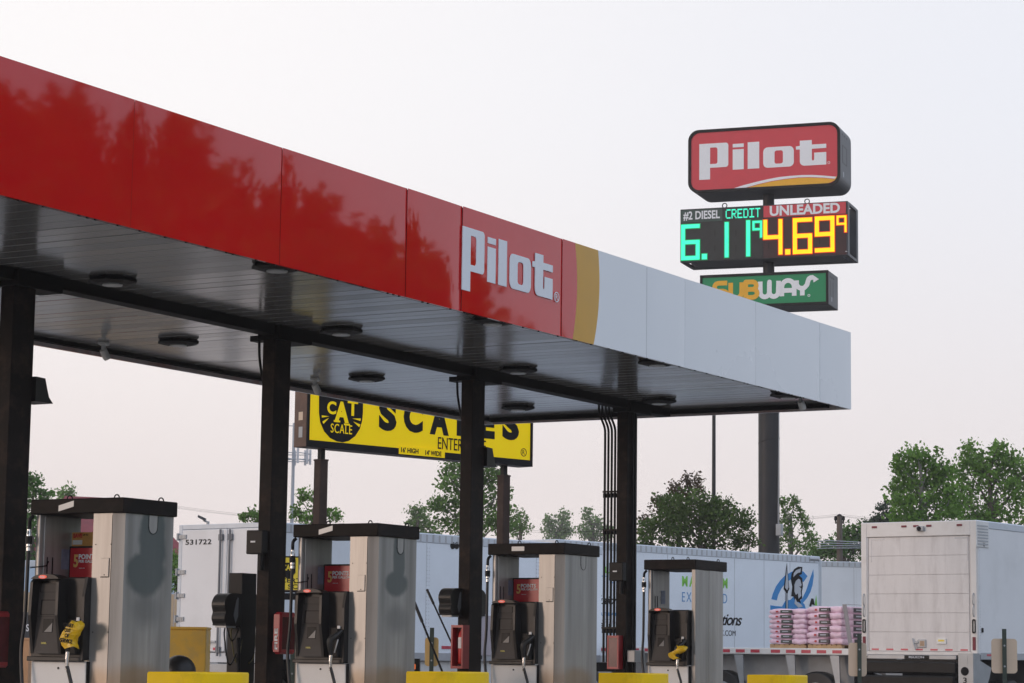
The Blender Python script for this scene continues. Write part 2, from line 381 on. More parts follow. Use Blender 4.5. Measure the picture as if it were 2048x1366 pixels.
# ------------------------------------------------------------------ ground
Y0, Y2, X1, ZB, HF = 12.23, 18.0, 30.49, 4.65, 1.056       # canopy near/far edges, end, underside, fascia height
ZS = ZB + 0.09                                              # soffit
XS = 2.0
M['asphalt'] = mat('asphalt', (0.062, 0.060, 0.058), 0.85, var=0.25, scale=0.6, bump=0.2, dirt=(0.085, 0.08, 0.075), dscale=0.15)
M['grass'] = mat('grass', (0.06, 0.12, 0.025), 0.9, var=0.4, scale=1.5, bump=0.5)
M['concrete'] = mat('concrete', (0.34, 0.32, 0.30), 0.8, var=0.12, scale=1.0, bump=0.1, dirt=(0.24, 0.22, 0.20), dscale=0.6)
g = MB(); g.add([(-1500, -1500, 0), (2500, -1500, 0), (2500, 2500, 0), (-1500, 2500, 0)], [(0, 1, 2, 3)])
tag(link('ground', g, 'asphalt'), 'grey asphalt truck lot', 'ground', kind='structure')
g = MB(); g.box(3, 33, 9.5, 21, -0.05, 0.004)
tag(link('forecourt_pavement', g, 'concrete'), 'pale concrete forecourt slab below the canopy', 'pavement', kind='structure')
# grass bank far left and behind the trailers
g = MB(); prof = [(0, 0), (6, 1.2), (14, 2.6), (26, 3.2), (60, 3.4)]
c0 = atD(-500, 1290, 84); c1 = atD(560, 1290, 92)
d = (c1-c0); d.z = 0; L_ = d.length; d.normalize(); nrm = Vector((-d.y, d.x, 0))
V = []; Fs = []
for i in range(41):
    for j, (a, z) in enumerate(prof):
        p = Vector((c0.x, c0.y, 0)) + d*L_*i/40 + nrm*a; fall = min(1, min(i, 40-i)/6)
        V.append((p.x, p.y, z*fall*(1+.08*math.sin(i*1.3+j)) - 0.02))
for i in range(40):
    for j in range(4): Fs.append((i*5+j, (i+1)*5+j, (i+1)*5+j+1, i*5+j+1))
g.add(V, Fs, True)
tag(link('grass_bank', g, 'grass'), 'low grass bank beyond the truck lot', 'grass bank', kind='structure')

# ------------------------------------------------------------------ canopy
can = thing('fuel_canopy', 'long flat red and white fuel canopy on dark steel columns', 'canopy', (0, 0, 0))
seams = [8.83, 10.9, 12.97, 15.03, 17.1, 19.17, 20.2, 22.28]
XL = seams[0]
rng = random.Random(3)
def panel(x0, x1, m, name, par, bow=0.004, tilt=0.0, nx=14, nz=6):
    mb = MB(); V = []; Fs = []; dents = [(rng.uniform(x0, x1), rng.uniform(0, HF), rng.uniform(-1, 1), rng.uniform(.25, .6)) for _ in range(3)]
    for i in range(nx+1):
        for k in range(nz+1):
            u = i/nx; v = k/nz; x = x0+0.001+(x1-x0-0.002)*u; z = ZB+HF*v
            y = Y0 - bow*(1-(2*u-1)**4)*(0.6+0.4*math.sin(math.pi*v)) + tilt*(u-.5)
            for (dx_, dz_, s_, r_) in dents: y += 0.0016*s_*math.exp(-((x-dx_)**2+(z-ZB-dz_)**2)/r_**2)
            V.append((x, y, z))
    for i in range(nx):
        for k in range(nz): Fs.append((i*(nz+1)+k, (i+1)*(nz+1)+k, (i+1)*(nz+1)+k+1, i*(nz+1)+k+1))
    mb.add(V, Fs, True)
    # return edges give the panel its thickness
    for (a, b_) in (((x0+.001, Y0, ZB), (x0+.001, Y0, ZB+HF)), ((x1-.001, Y0, ZB), (x1-.001, Y0, ZB+HF))):
        mb.add([a, b_, (b_[0], Y0+.03, b_[2]), (a[0], Y0+.03, a[2])], [(0, 1, 2, 3)])
    mb.add([(x0+.001, Y0, ZB), (x1-.001, Y0, ZB), (x1-.001, Y0+.03, ZB), (x0+.001, Y0+.03, ZB)], [(0, 3, 2, 1)])
    return link(name, mb, m, par)
for i in range(len(seams)-1):
    panel(seams[i], seams[i+1], 'fascia_red', 'fascia_panel', can, 0.005, [0, .004, -.003, .004, .007, .012, .014][i])
# panel with the curved yellow band: red flat part, then stripe, then white
xa = onY(1150, 483, Y0).x; xb = onY(1145, 680, Y0).x; xm = onY(1154, 560, Y0).x
xa2 = onY(1196, 500, Y0).x; xb2 = onY(1187, 684, Y0).x; xm2 = onY(1198, 590, Y0).x
def edge(x_top, x_mid, x_bot, n=12):
    out = []
    for k in range(n+1):
        t = k/n; x = x_bot*(1-t)*(1-2*t) + x_mid*4*t*(1-t) + x_top*t*(2*t-1); out.append((x, ZB+HF*t))
    return out
e1 = edge(xa, xm, xb); e2 = edge(xa2, xm2, xb2)
seamX = [onY(1293, 640, Y0).x, onY(1370, 660, Y0).x, onY(1511, 690, Y0).x, onY(1640, 740, Y0).x]
def band(name, left, rightE, m, par=can):
    mb = MB(); n = len(left); V = []; Fs = []
    for (x, z), (x2, z2) in zip(left, rightE): V += [(x, Y0-.002, z), ((x+x2)/2, Y0-.003, z), (x2, Y0-.002, z2)]
    for i in range(n-1):
        for j in range(2): Fs.append((i*3+j, i*3+j+1, (i+1)*3+j+1, (i+1)*3+j))
    mb.add(V, Fs, True)
    mb.add([(left[0][0], Y0-.002, ZB), (rightE[0][0], Y0-.002, ZB), (rightE[0][0], Y0+.03, ZB), (left[0][0], Y0+.03, ZB)], [(0, 3, 2, 1)])
    return link(name, mb, m, par)
vl = [(seams[-1]+.003, ZB+HF*k/12) for k in range(13)]
band('fascia_panel', vl, e1, 'fascia_red'); band('fascia_band', e1, e2, 'fascia_yellow')
band('fascia_panel', e2, [(seamX[0]-.003, ZB+HF*k/12) for k in range(13)], 'fascia_white')
sx = seamX + [X1]
for i in range(len(sx)-1): panel(sx[i], sx[i+1], 'fascia_white', 'fascia_panel', can, 0.007, [0.004, -.004, .006, -.003][i])
# far fascia and end fascia (seen from inside and below)
def fas(name, x0, x1, y0, y1, m): return link(name, MB().box(x0, x1, y0, y1, ZB, ZB+HF), m, can)
fas('fascia_panel', X1-.03, X1, Y0+.033, Y2-.033, 'fascia_white')
for i in range(len(seams)-1): fas('fascia_panel', seams[i]+.002, seams[i+1]-.002, Y2-.03, Y2, 'fascia_red')
fas('fascia_panel', seams[-1]+.002, X1, Y2-.03, Y2, 'fascia_white')
fas('fascia_panel', XL-.03, XL, Y0, Y2, 'fascia_red')
M['dark_frame'] = mat('dark steel framing', (0.006, 0.0055, 0.0055), 0.6, var=0.3, spec=0.2)
M['lip'] = mat('pale fascia lip', (0.62, 0.55, 0.56), 0.5, var=0.05, scale=0.5, stretch=(3, 1, 1), dirt=(0.45, 0.10, 0.09), dscale=0.5)
mb = MB(); mb.box(XL, X1-.04, Y2-.13, Y2-.04, ZB+.045, ZS+.1); mb.box(X1-.13, X1-.04, Y0+.3, Y2-.14, ZB+.03, ZS+.1); mb.box(XL, X1-.035, Y0+.034, Y0+.06, ZB+.005, ZS+.1)
link('edge_framing', mb, 'dark_frame', can)
mb = MB(); mb.box(XL, X1-.034, Y2-.036, Y2-.031, ZB+.001, ZB+.30); mb.box(X1-.036, X1-.031, Y0+.2, Y2-.145, ZB+.001, ZB+.30)
link('panel_back', mb, 'lip', can)
link('backing_sheet', MB().box(XL+.01, X1-.04, Y0+.0305, Y0+.0335, ZB+.02, ZB+HF-.001), 'dark_frame', can)
mb = MB(); mb.box(XL, X1, Y0+.04, Y2-.04, ZB+HF-.15, ZB+HF-.10)
link('roof_deck', mb, 'galv', can)
# soffit: ribbed panels running across the canopy
mb = MB(); pit = 0.245; x = XL
while x < X1-.15:
    xe = min(x+pit, X1-.14); zz = ZS + rng.uniform(-.001, .001); sl = rng.uniform(-.0012, .0012)
    mb.add([(x, Y0+.06, zz-sl), (xe-.012, Y0+.06, zz+sl), (xe-.012, Y2-.13, zz+sl), (x, Y2-.13, zz-sl)], [(0, 3, 2, 1)])
    mb.add([(xe-.012, Y0+.06, zz+sl), (xe-.008, Y0+.06, zz+.009), (xe-.008, Y2-.13, zz+.009), (xe-.012, Y2-.13, zz+sl)], [(0, 3, 2, 1)])
    mb.add([(xe-.008, Y0+.06, zz+.009), (xe, Y0+.06, ZS), (xe, Y2-.13, ZS), (xe-.008, Y2-.13, zz+.009)], [(0, 3, 2, 1)])
    x = xe
link('soffit', mb, 'soffit', can)
# rivets and drips along the lower edge
mb = MB(); x = 12.0
while x < X1-.2:
    link('edge_fastener', MB().box(x, x+.02, Y0-.006, Y0+.012, ZB-.012, ZB-.001), 'black', can); x += rng.choice([.28, .33, .1, .42])
YC = 14.95; XC0, SP = 16.787, 4.115
link('beam', MB().box(XL+.05, X1-.2, YC-.09, YC+.09, ZS-.11, ZS+.05, .006), 'dark_frame', can)
cols = []
for i in range(-1, 4):
    X = XC0+SP*i
    mb = MB(); mb.box(X-.15, X+.15, YC-.08, YC+.08, 0, ZS-.02, .006)
    cl = link('column', mb, 'brown_black', can); cols.append(cl)
    link('column_cap', MB().box(X-.17, X+.46, YC-.14, YC+.14, ZS-.16, ZS-.005, .006), 'dark_frame', cl)
    if i in (1, 2):
        mb = MB(); mb.box(X-.10, X+.05, YC+.1, YC+.29, ZS-.16, ZS-.10, .004)
        mb.tube(smooth_path([(X-.05, YC+.20, ZS-.16), (X-.06, YC+.185, ZS-.32), (X-.08, YC+.14, ZS-.50), (X-.09, YC+.085, ZS-.68)]), .016, 6)
        link('bracket', mb, 'black', cl)
    if i in (1, 3):
        zc = {1: onX(525, 1084, X-.15).z, 3: onX(1236, 1143, X-.15).z}[i]; yy = YC+{1: .04, 3: .02}[i]
        mb = MB(); mb.box(X-.26, X-.152, yy-.10, yy+.11, zc-.13, zc+.12, .008); jb = link('junction_box', mb, 'black', cl)
        link('label_plate', MB().box(X-.264, X-.261, yy-.01, yy+.05, zc-.01, zc+.008), 'logo_white', jb)
        link('conduit_elbow', MB().tube([(X-.2, yy-.05, zc-.13), (X-.2, yy-.05, zc-.3)], .03, 8), 'black', jb)
    if i in (0, 2):   # flared black floodlight hood on the far side
        hz = {0: onY(80, 783, YC).z, 2: onY(980, 917, YC).z}[i]; hx = X+.15
        mb = MB()
        prof = [(.0, .11, .12), (.10, .11, .12), (.13, .02, .13), (.19, -.07, .15), (.27, -.115, .17)]
        V = []; 
        for a, zt, hw in prof: pass
        mb.prism([(hx+.002, hz+.115), (hx+.13, hz+.11), (hx+.16, hz+.02), (hx+.19, hz-.06), (hx+.25, hz-.115), (hx+.002, hz-.115)], 'y', YC-.12, YC+.12)
        link('light_hood', mb, 'plastic', cl)
# conduits on the last column
X = XC0+SP*3; cl = cols[-1]
for k in range(4):
    yy = YC+.12+.052*k; xx = X-.12
    mb = MB(); mb.tube(smooth_path([(xx, yy+.10, ZS), (xx, yy+.09, ZS-.16), (xx, yy+.01, ZS-.36), (xx, yy, ZS-.5)], 5)+[Vector((xx, yy, 1.2))], .017, 8)
    for z in (3.45, 2.95, 1.62): mb.tube([(xx, yy, z-.03), (xx, yy, z+.03)], .026, 8)
    link('conduit', mb, 'black', cl)
mb = MB()
for z in (3.5, 2.98, 1.66): link('conduit_clamp', MB().box(X-.14, X-.10, YC+.085, YC+.30, z-.012, z+.012), 'black', cl)
link('conduit', MB().tube([(X+.05, YC-.10, ZS-.1), (X+.05, YC-.10, .9)], .014, 8), 'black', cl)
link('conduit', MB().tube([(X-.02, YC-.10, ZS-.1), (X-.02, YC-.10, .9)], .012, 8), 'black', cl)
p = onY(1270, 1311, YC-.15)
jb = link('junction_box', MB().box(p.x-.14, p.x+.16, YC-.22, YC-.10, p.z-.09, p.z+.07, .008), 'galv', cl)
# word mark on the fascia
LG = shape_geo(logo_loops(), 0.006)
pl, pr = onY(880+208/4.878, 420+155/4.878, Y0), onY(880+1090/4.878, 420+600/4.878, Y0)
zt = onY(880+215/4.878, 420+155/4.878, Y0).z; zb_ = onY(880+240/4.878, 420+785/4.878, Y0).z
lx0, lx1 = onY(880+207/4.878, 420+450/4.878, Y0).x, onY(880+1089/4.878, 420+700/4.878, Y0).x
link('lettering', place(LG, (0, Y0-.007, 0), NY, (lx0, zb_, lx1, zt)), 'logo_white', can)
q = onY(880+1131/4.878, 420+850/4.878, Y0)
link('registered_mark', place(shape_geo([oval(0, 0, .055, .055), oval(0, 0, .046, .046)], .004), (q.x, Y0-.007, q.z), NY, None, place(text_geo('R', 0.0), (q.x, Y0-.007, q.z), NY, (-.022, -.03, .022, .03))), 'logo_white', can)

# soffit lamps
LT = None
lamp_spots = [(XC0+.70+3.85*i, y) for y in (12.53, 14.42, 16.62) for i in range(4)]
names = {0: 'by the front edge', 1: 'in front of the beam', 2: 'behind the beam'}
ordn = ['leftmost', 'second from left', 'third from left', 'rightmost']
for n_, (x, y) in enumerate(lamp_spots):
    r_, i_ = n_//4, n_ % 4
    if r_ == 2 and i_ == 0: continue
    lab = f'dark flat canopy lamp {names[r_]}, {ordn[i_]} of its row'
    if r_ == 2: lab = f'dark flat canopy lamp behind the beam, {["", "leftmost", "middle one", "rightmost"][i_]} of its row'
    if LT is None:
        LT = thing('canopy_light', lab, 'lamp', (x, y, ZS), 0, 'lamps under the canopy')
        mb = MB(); oc = lambda s, z: [(s*math.cos(R_(22.5+45*k)), s*math.sin(R_(22.5+45*k)), z) for k in range(8)]
        V = oc(.20, .01)+oc(.22, -.004)+oc(.232, -.014)+oc(.236, -.022)+oc(.236, -.042)+oc(.16, -.062)
        mb.add(V, [(j*8+k, j*8+(k+1) % 8, (j+1)*8+(k+1) % 8, (j+1)*8+k) for j in range(5) for k in range(8)] + [tuple(range(40, 48))[::-1]])
        link('housing', mb, 'black', LT)
        link('lens', MB().prism([(p[0], p[1]) for p in oc(.10, 0)], 'z', -.074, -.063), 'lens', LT)
    else: dup(LT, (x, y, ZS), 0, lab)

# security cameras
CM = None
for (px, py, lab) in ((207, 700, 'pale security camera under the far canopy edge, left of the second column'), (630, 770, 'pale security camera under the far canopy edge, just right of the second column'), (1601, 803, 'pale security camera under the white canopy corner')):
    p = onZ(px, py, ZS-.09)
    if CM is None:
        CM = thing('security_camera', lab, 'camera', (p.x, p.y, ZS), 0.4, 'cameras under the canopy')
        link('mount', MB().box(-.07, .07, -.05, .05, -.035, 0, .008).tube([(0, 0, -.035), (0, 0, -.10)], .026, 8), 'lens', CM)
        link('camera_body', MB().tube([(-.02, .0, -.09), (.03, -.03, -.17), (.04, -.04, -.195)], [.042, .047, .035], 10), 'lens', CM)
    else: dup(CM, (p.x, p.y, ZS), 0.4, lab)

# ------------------------------------------------------------------ fuel pumps
def stain_reflection_material(name, kind):
    """brushed steel with one old blotch of its own shape (guitar-shaped) on the side sheet; the narrow pump gets a painted reflection"""
    m = M['steel'].copy(); m.name = name; t = m.node_tree; b = t.nodes['Principled BSDF']; L = t.links.new
    src = b.inputs['Base Color'].links[0].from_socket
    tcn = t.nodes.new('ShaderNodeTexCoord'); sp = t.nodes.new('ShaderNodeSeparateXYZ'); L(tcn.outputs['Object'], sp.inputs[0])
    nz = t.nodes.new('ShaderNodeTexNoise'); nz.inputs['Scale'].default_value = 5; L(tcn.outputs['Object'], nz.inputs[0])
    def ma(op, a, b_):
        n = t.nodes.new('ShaderNodeMath'); n.operation = op
        for i, v in enumerate((a, b_)):
            if isinstance(v, (int, float)): n.inputs[i].default_value = v
            else: L(v, n.inputs[i])
        return n.outputs[0]
    def ell(cx, cz, rx, rz):
        dx = ma('DIVIDE', ma('SUBTRACT', sp.outputs[0], cx), rx); dz = ma('DIVIDE', ma('SUBTRACT', sp.outputs[2], cz), rz)
        return ma('SQRT', ma('ADD', ma('MULTIPLY', dx, dx), ma('MULTIPLY', dz, dz)), 0)
    def blot(field, lo, hi, colr, amt, prev):
        n = t.nodes.new('ShaderNodeMapRange'); n.interpolation_type = 'SMOOTHSTEP'
        L(ma('ADD', field, ma('MULTIPLY', ma('SUBTRACT', nz.outputs[0], .5), .42)), n.inputs[0]); n.inputs[1].default_value = hi; n.inputs[2].default_value = lo
        f = ma('MULTIPLY', n.outputs[0], amt); mx = t.nodes.new('ShaderNodeMixRGB'); L(f, mx.inputs[0]); L(prev, mx.inputs[1]); mx.inputs[2].default_value = (*colr, 1)
        return mx.outputs[0]
    c = src
    if kind == 1:
        f = ma('MINIMUM', ell(-.02, 1.93, .26, .20), ell(.06, 2.24, .20, .33))
        c = blot(f, .80, 1.16, (.095, .115, .115), .9, c)
        c = blot(ell(.0, 1.63, .22, .20), .3, 1.2, (.14, .145, .142), .6, c)
    if kind == 2:
        f = ma('MINIMUM', ell(-.0, 1.98, .20, .13), ell(.04, 2.25, .11, .36))
        c = blot(f, .78, 1.2, (.095, .115, .115), .85, c)
        c = blot(ell(.02, 1.62, .24, .18), .3, 1.2, (.14, .145, .142), .55, c)
    if kind in (1, 2, 3): c = blot(ell(-.1, 1.0, .5, .18), .4, 1.1, (.27, .16, .055), .5, c)
    if kind == 4: c = blot(ell(.0, 1.3, .3, .5), .2, 1.1, (.22, .22, .21), .5, c)  # dark blurred reflection painted low on the narrow pump's side
    L(c, b.inputs['Base Color'])
    return m
Bw = 2.58-1.25+1.25
def make_pump(i, X, ycorner, w_, dx, kind, label):
    hw = w_/2; hx = dx/2; yc = ycorner+hw
    t = thing('fuel_pump', label, 'fuel pump', (X, yc, 0), 0, 'fuel pumps under the canopy')
    top = [2.585, 2.585, 2.578, 2.556][i]; cb = top-.132
    rw = .335 if kind != 4 else .07           # width of the near cabinet
    yl = hw-.05; yr = -hw+.02                  # outer faces of the two uprights
    mb = MB(); mb.box(-hx, hx, -hw, hw, cb, top, .008)
    cap = link('cap', mb, 'cap_brown', t)
    mb = MB()
    for (ax, ay) in ((-hx+.1, -hw+.16), (hx-.18, -hw+.05), (-hx+.06, hw-.4)):
        mb.tube([(ax+.035*math.cos(a), ay, top+.001+.03*math.sin(a)) for a in [math.pi*k/8 for k in range(9)]], .006, 6)
    link('lifting_ring', mb, 'black', cap)
    if kind != 4:
        sl = 0.30; gl = place(shape_geo([rrect(-.085, -.026, .085, .026, .006)], .002), (-hx-.001, hw*.28 - i*.02, cb+.068), NX, None)
        if i < 2:
            gl = place(shape_geo([[(-.085, -.045), (.085, -.005), (.085, .047), (-.085, .007)]], .002), (-hx-.001, hw*.22, cb+.066), NX, None)
        link('sticker', gl, 'lens', cap)
    # near cabinet with a slanted front corner
    z0 = .15; fx = -hx+.03
    mb = MB()
    if kind != 4:
        mb.prism([(fx, yr+rw), (fx, yr+.125), (fx+.028, yr+.004), (hx-.03, yr), (hx-.03, yr+rw)], 'z', z0, cb-.002)
    else:
        mb.prism([(fx, yr+.05), (fx, yr), (fx+.02, yr-.012), (fx+.20, yr-.012), (fx+.21, yr), (fx+.42, yr), (fx+.43, yr-.012), (fx+.6, yr-.012), (hx-.10, yr-.005), (hx-.05, yr+.05)], 'z', z0, cb-.002)
    sm = stain_reflection_material(f'side steel with blotch or reflection {kind}', kind)
    cabn = link('side_cabinet', mb, sm, t)
    if kind != 4:
        mb = MB(); 
        yy = yr+.125; mb.box(fx-.001, fx+.002, yy-.002, yy+.002, z0+.03, cb-.02)
        for z in (2.18, 1.42): 
            for y in (yr+.30, yr+.13): mb.disc((fx-.001, y, z), .005, 'x', .004, 8)
        u = [(-.055+.0, .20)] 
        uo = [(-.062, cb-.004), (-.062, cb-.105)] + arc(0, cb-.105, .062, 180, 360, 10) + [(.062, cb-.004)]
        mb = place(shape_geo([ribbon(uo, .005)], .002), (.06, yr-.001, 0), NY, None, mb)
        link('seam', mb, 'dark_frame', cabn)
        link('knockout_plate', place(shape_geo([[(.058, cb-.004), (-.058, cb-.004), (-.058, cb-.105)] + arc(0, cb-.105, .058, 180, 360, 10)], .0008), (.06, yr-.0005, 0), NY), 'steel', cabn)
        mb = MB(); mb.box(fx-.006, fx-.0005, yr+.145, yr+.235, 1.90, 2.06, .002); ap = link('access_plate', mb, 'steel', cabn)
        mb = MB(); mb.box(fx-.002, fx-.0003, yr+.139, yr+.1435, 1.895, 2.06); mb.box(fx-.002, fx-.0003, yr+.145, yr+.237, 1.892, 1.8985); mb.disc((fx-.007, yr+.19, 1.915), .005, 'x', .003, 8)
        link('plate_seam', mb, 'dark_frame', cabn)
    # far upright: a thin sheet whose inner side shows through the gap
    mb = MB(); mb.box(fx, fx+.56, yl-.045, yl, z0, cb-.002, .006); mb.box(fx+.05, fx+.18, yl-.058, yl-.045, z0, cb-.01, .004)
    up = link('upright', mb, 'steel', t)
    ya = yl-.0465
    mb = MB(); mb.box(fx+.30, fx+.42, ya-.003, ya, 1.98, 2.16); link('notice', mb, 'paper_blue', up)
    mb = MB(); 
    for a in (.09, .16): mb.box(fx+a, fx+a+.012, ya-.016, ya-.0115, 1.80, 2.08)
    link('wiper', mb, 'black', up)
    if kind == 1 or kind == 2:
        link('clip_arm', MB().tube([(fx-.06, yl+.0, 1.98), (fx+.05, yl-.09, 2.0), (fx+.10, yl-.07, 2.04)], .006, 6), 'black', up)
    # poster in the middle of the gap
    yi = yr+rw; ct = 1.895
    mb = MB(); mb.box(fx+.40, fx+.46, yi+.002, yl-.05 if kind != 4 else yi+.02, ct-.02, 2.19, .004); py0 = yl-.055
    if kind != 4:
        ad = link('poster_frame', mb, 'black', t)
        x0 = fx+.3995; O = (x0, py0, 0)
        link('poster', place(shape_geo([rrect(.012, 1.90, py0-yi-.01, 2.172, .004)], .002), O, NX), 'ad_red', ad)
        O = (x0-.0025, py0, 0)
        text('lettering', '5', 'ad_gold', ad, O, NX, (.052, 2.00, .105, 2.115), .03, .002)
        text('lettering', 'POINTS', 'logo_white', ad, O, NX, (.110, 2.072, .315, 2.118), .035, .002)
        text('lettering', 'PER GALLON', 'logo_white', ad, O, NX, (.112, 2.040, .335, 2.066), .03, .002)
        text('lettering', 'DIESEL FUEL', 'logo_white', ad, O, NX, (.118, 1.988, .185, 1.996), .0, .002)
        if kind == 1:
            tb = MB(); tb.box(fx+.42, fx+.435, yi+.002, py0-.005, 2.19, 2.315); tp = link('topper', tb, 'ad_orange', t)
            text('lettering', 'SAVE', 'ad_red', tp, (fx+.4195, py0, 0), NX, (.02, 2.265, .125, 2.305), .05, .002)
            text('lettering', 'UP TO', 'ink', tp, (fx+.4195, py0, 0), NX, (.13, 2.283, .19, 2.298), .02, .002)
            link('panel', place(shape_geo([rect(.015, 2.205, .125, 2.245)], .002), (fx+.4195, py0, 0), NX), 'lens', tp)
    # console
    cy0 = yi-.012 if kind != 4 else yi; cy1 = yl-.03; zb = 1.175
    mb = MB(); mb.box(fx-.05, .2, cy0+.01, cy1, zb, ct, .012); mb.prism([(fx-.10, zb), (fx-.10, zb+.55), (fx-.06, ct), (fx-.04, ct), (fx-.04, zb)], 'y', cy0, cy0+.03)
    mb.box(fx-.085, fx-.03, cy0+.03, cy1+.012, zb-.01, zb+.03, .006)
    con = link('console', mb, 'plastic', t)
    # terminal: hooded, sloping face between two cheeks
    ty0 = cy0+.21 if kind != 4 else cy0+.20; ty1 = ty0+.345 if kind != 4 else ty0+.335
    tz0, tz1 = zb+.055, ct+.005
    cf = fx-.05
    mb = MB()
    cheek = [(cf, tz0), (cf-.085, tz0), (cf-.145, tz0+.33), (cf-.135, tz1-.05), (cf-.10, tz1-.02), (cf, tz1-.02)]
    def xf(z): return cf-.083+(.05)*(z-tz0)/(tz1-tz0)
    # cheeks lean inwards a little towards the top
    for (ya_, yb_, s_) in ((ty0, ty0+.03, 1), (ty1-.03, ty1, -1)):
        V = []
        for (x, z) in cheek:
            ln = .02*s_*(z-tz0)/(tz1-tz0) if kind else 0
            V += [(x, ya_+ln*(.6), z), (x, yb_+ln*(.6), z)]
        n = len(cheek); Fs = [tuple(range(0, 2*n, 2)), tuple(range(1, 2*n, 2))[::-1]] + [(2*k, 2*k+1, (2*k+3) % (2*n), (2*k+2) % (2*n)) for k in range(n)]
        mb.add(V, Fs)
    ym = (ty0+ty1)/2; hwid = (ty1-ty0)/2-.012
    hood = []; 
    for k in range(11):
        a = -1+2*k/10; hood.append((ym+a*hwid, tz1-.035+.055*math.sqrt(max(0, 1-a*a*.95))))
    hood_poly = hood + [(ym+hwid-.02, tz1-.06)] + [(ym+(.8-1.6*k/6)*hwid, tz1-.055+.03*math.sqrt(max(0, 1-((.8-1.6*k/6))**2))) for k in range(7)] + [(ym-hwid+.02, tz1-.06)]
    mb.prism(hood, 'x', cf-.135, cf)
    term = link('payment_terminal', mb, 'plastic', t)
    # red brand light on the hood
    link('brand_badge', place(shape_geo([oval(0, 0, .045, .016)], .006), (cf-.1352, ym+.02, tz1-.006), NX), M['badge'], term)
    text('badge_lettering', 'Pilot', 'logo_white', term, (cf-.1415, ym+.02, tz1-.006), NX, (-.025, -.008, .025, .009), .02, .001)
    mb = MB(); a0, a1 = ty0+.028, ty1-.028
    mb.prism([(xf(tz0), tz0), (xf(tz1-.06), tz1-.06), (cf, tz1-.06), (cf, tz0)], 'y', a0, a1)
    fc = link('terminal_face', mb, 'face_plastic', term)
    def onface(name, m, y0_, y1_, z0_, z1_, d=.004, par=term, r=.006):
        V, Fs = shape_geo([rrect(-y1_, z0_, -y0_, z1_, r)], d); out = []
        for x, y, z in V: out.append((xf(y)-(z+d/2)-.0015, -x, y))
        return link(name, MB().add(out, Fs), m, par)
    W = ty1-ty0; H = tz1-tz0
    onface('display_frame', 'black', ty0+.095, ty1-.05, tz0+.795*H, tz0+.905*H, .003)
    onface('display', 'face_plastic', ty0+.10, ty1-.062, tz0+.80*H, tz0+.90*H, .006)
    onface('keypad_frame', 'black', ty0+.085, ty1-.075, tz0+.50*H, tz0+.70*H, .005)
    onface('keypad', 'face_plastic', ty0+.092, ty1-.092, tz0+.51*H, tz0+.685*H, .008)
    onface('trim_line', 'black', ty0+.03, ty1-.03, tz0+.478*H, tz0+.482*H, .002, r=.0005)
    onface('receipt_slot', 'black', ty0+.12, ty1-.115, tz0+.27*H, tz0+.45*H, .002, r=.002)
    V = [(xf(tz0+.28*H)-.006, ty0+.125, tz0+.28*H), (xf(tz0+.28*H)-.006, ty1-.135, tz0+.28*H), (xf(tz0+.42*H)-.006, ty0+.125, tz0+.40*H)]
    V += [(x+.003, y, z) for x, y, z in V]
    link('receipt_flap', MB().add(V, [(0, 1, 2), (5, 4, 3), (0, 3, 4, 1), (1, 4, 5, 2), (2, 5, 3, 0)]), 'glass_grey', term)
    if kind != 4: 
        text('label_lettering', 'DIESEL', M['label_yellow'], term, (xf(tz0+.14*H)-.004, ym+.03, tz0+.135*H), NX, (-.03, -.008, .03, .008), .03, .001)
    # lower panel
    mb = MB(); mb.box(fx-.03, hx-.05, cy0+.01, cy1, z0, zb-.012, .008); lp = link('lower_panel', mb, 'white', t)
    link('lock', MB().disc((fx-.032, ym-.06, zb-.07), .010, 'x', .008, 10), 'black', lp)
    link('door_gap', MB().box(fx-.034, fx+.01, cy0-.004, cy0+.008, z0, zb-.012), 'black', lp)
    # nozzle in its boot, with hose
    ny = cy0+.045
    mb = MB(); mb.box(cf-.05, cf, cy0+.035, cy0+.19, zb+.05, zb+.36, .01); mb.box(cf-.10, cf-.05, cy0+.035, cy0+.06, zb+.05, zb+.34, .008)
    link('nozzle_boot', mb, 'black', t)
    mb = MB(); mb.tube(smooth_path([(cf-.13, ny+.05, zb+.07), (cf-.14, ny+.055, zb+.15), (cf-.14, ny+.05, zb+.22), (cf-.12, ny+.0, zb+.27), (cf-.07, ny-.035, zb+.32)]), [.02, .022, .024, .026, .028, .03, .032, .034, .036, .038, .04, .04, .04, .038, .036, .034, .032, .03, .028, .026, .024, .022, .02, .02, .02][:25], 10)
    nzl = link('nozzle', mb, 'rubber', t)
    if kind in (2, 3): link('lever', MB().tube(smooth_path([(cf-.145, ny+.0, zb+.10), (cf-.16, ny-.03, zb+.16), (cf-.15, ny-.045, zb+.23)]), .008, 6), 'galv', nzl)
    link('spout_holder', MB().box(cf-.058, cf-.045, ny+.0, ny+.035, zb+.24, zb+.37, .004), 'white', t)
    link('swivel', MB().tube([(cf-.13, ny+.05, zb+.075), (cf-.13, ny+.055, zb+.01)], .021, 10).tube([(cf-.13, ny+.055, zb+.01), (cf-.125, ny+.058, zb-.085)], .017, 10), 'chrome', nzl)
    hs = MB(); hs.tube(smooth_path([(cf-.13, ny+.055, zb-.05), (cf-.12, ny+.03, zb-.14), (cf-.12, ny+.005, zb-.25), (cf-.13, ny+.03, zb-.45), (cf-.14, ny+.12, zb-.75), (cf-.12, ny+.35, zb-.9), (cf-.1, yl-.1, zb-.55), (cf-.06, yl+.02, zb+.02), (cf-.01, yl+.035, zb+.4), (cf+.0, yl+.035, 2.2)]), .0165, 8)
    ho = link('hose', hs, 'hose', t)
    mb = MB(); xh = cf+.0; yh = yl+.035
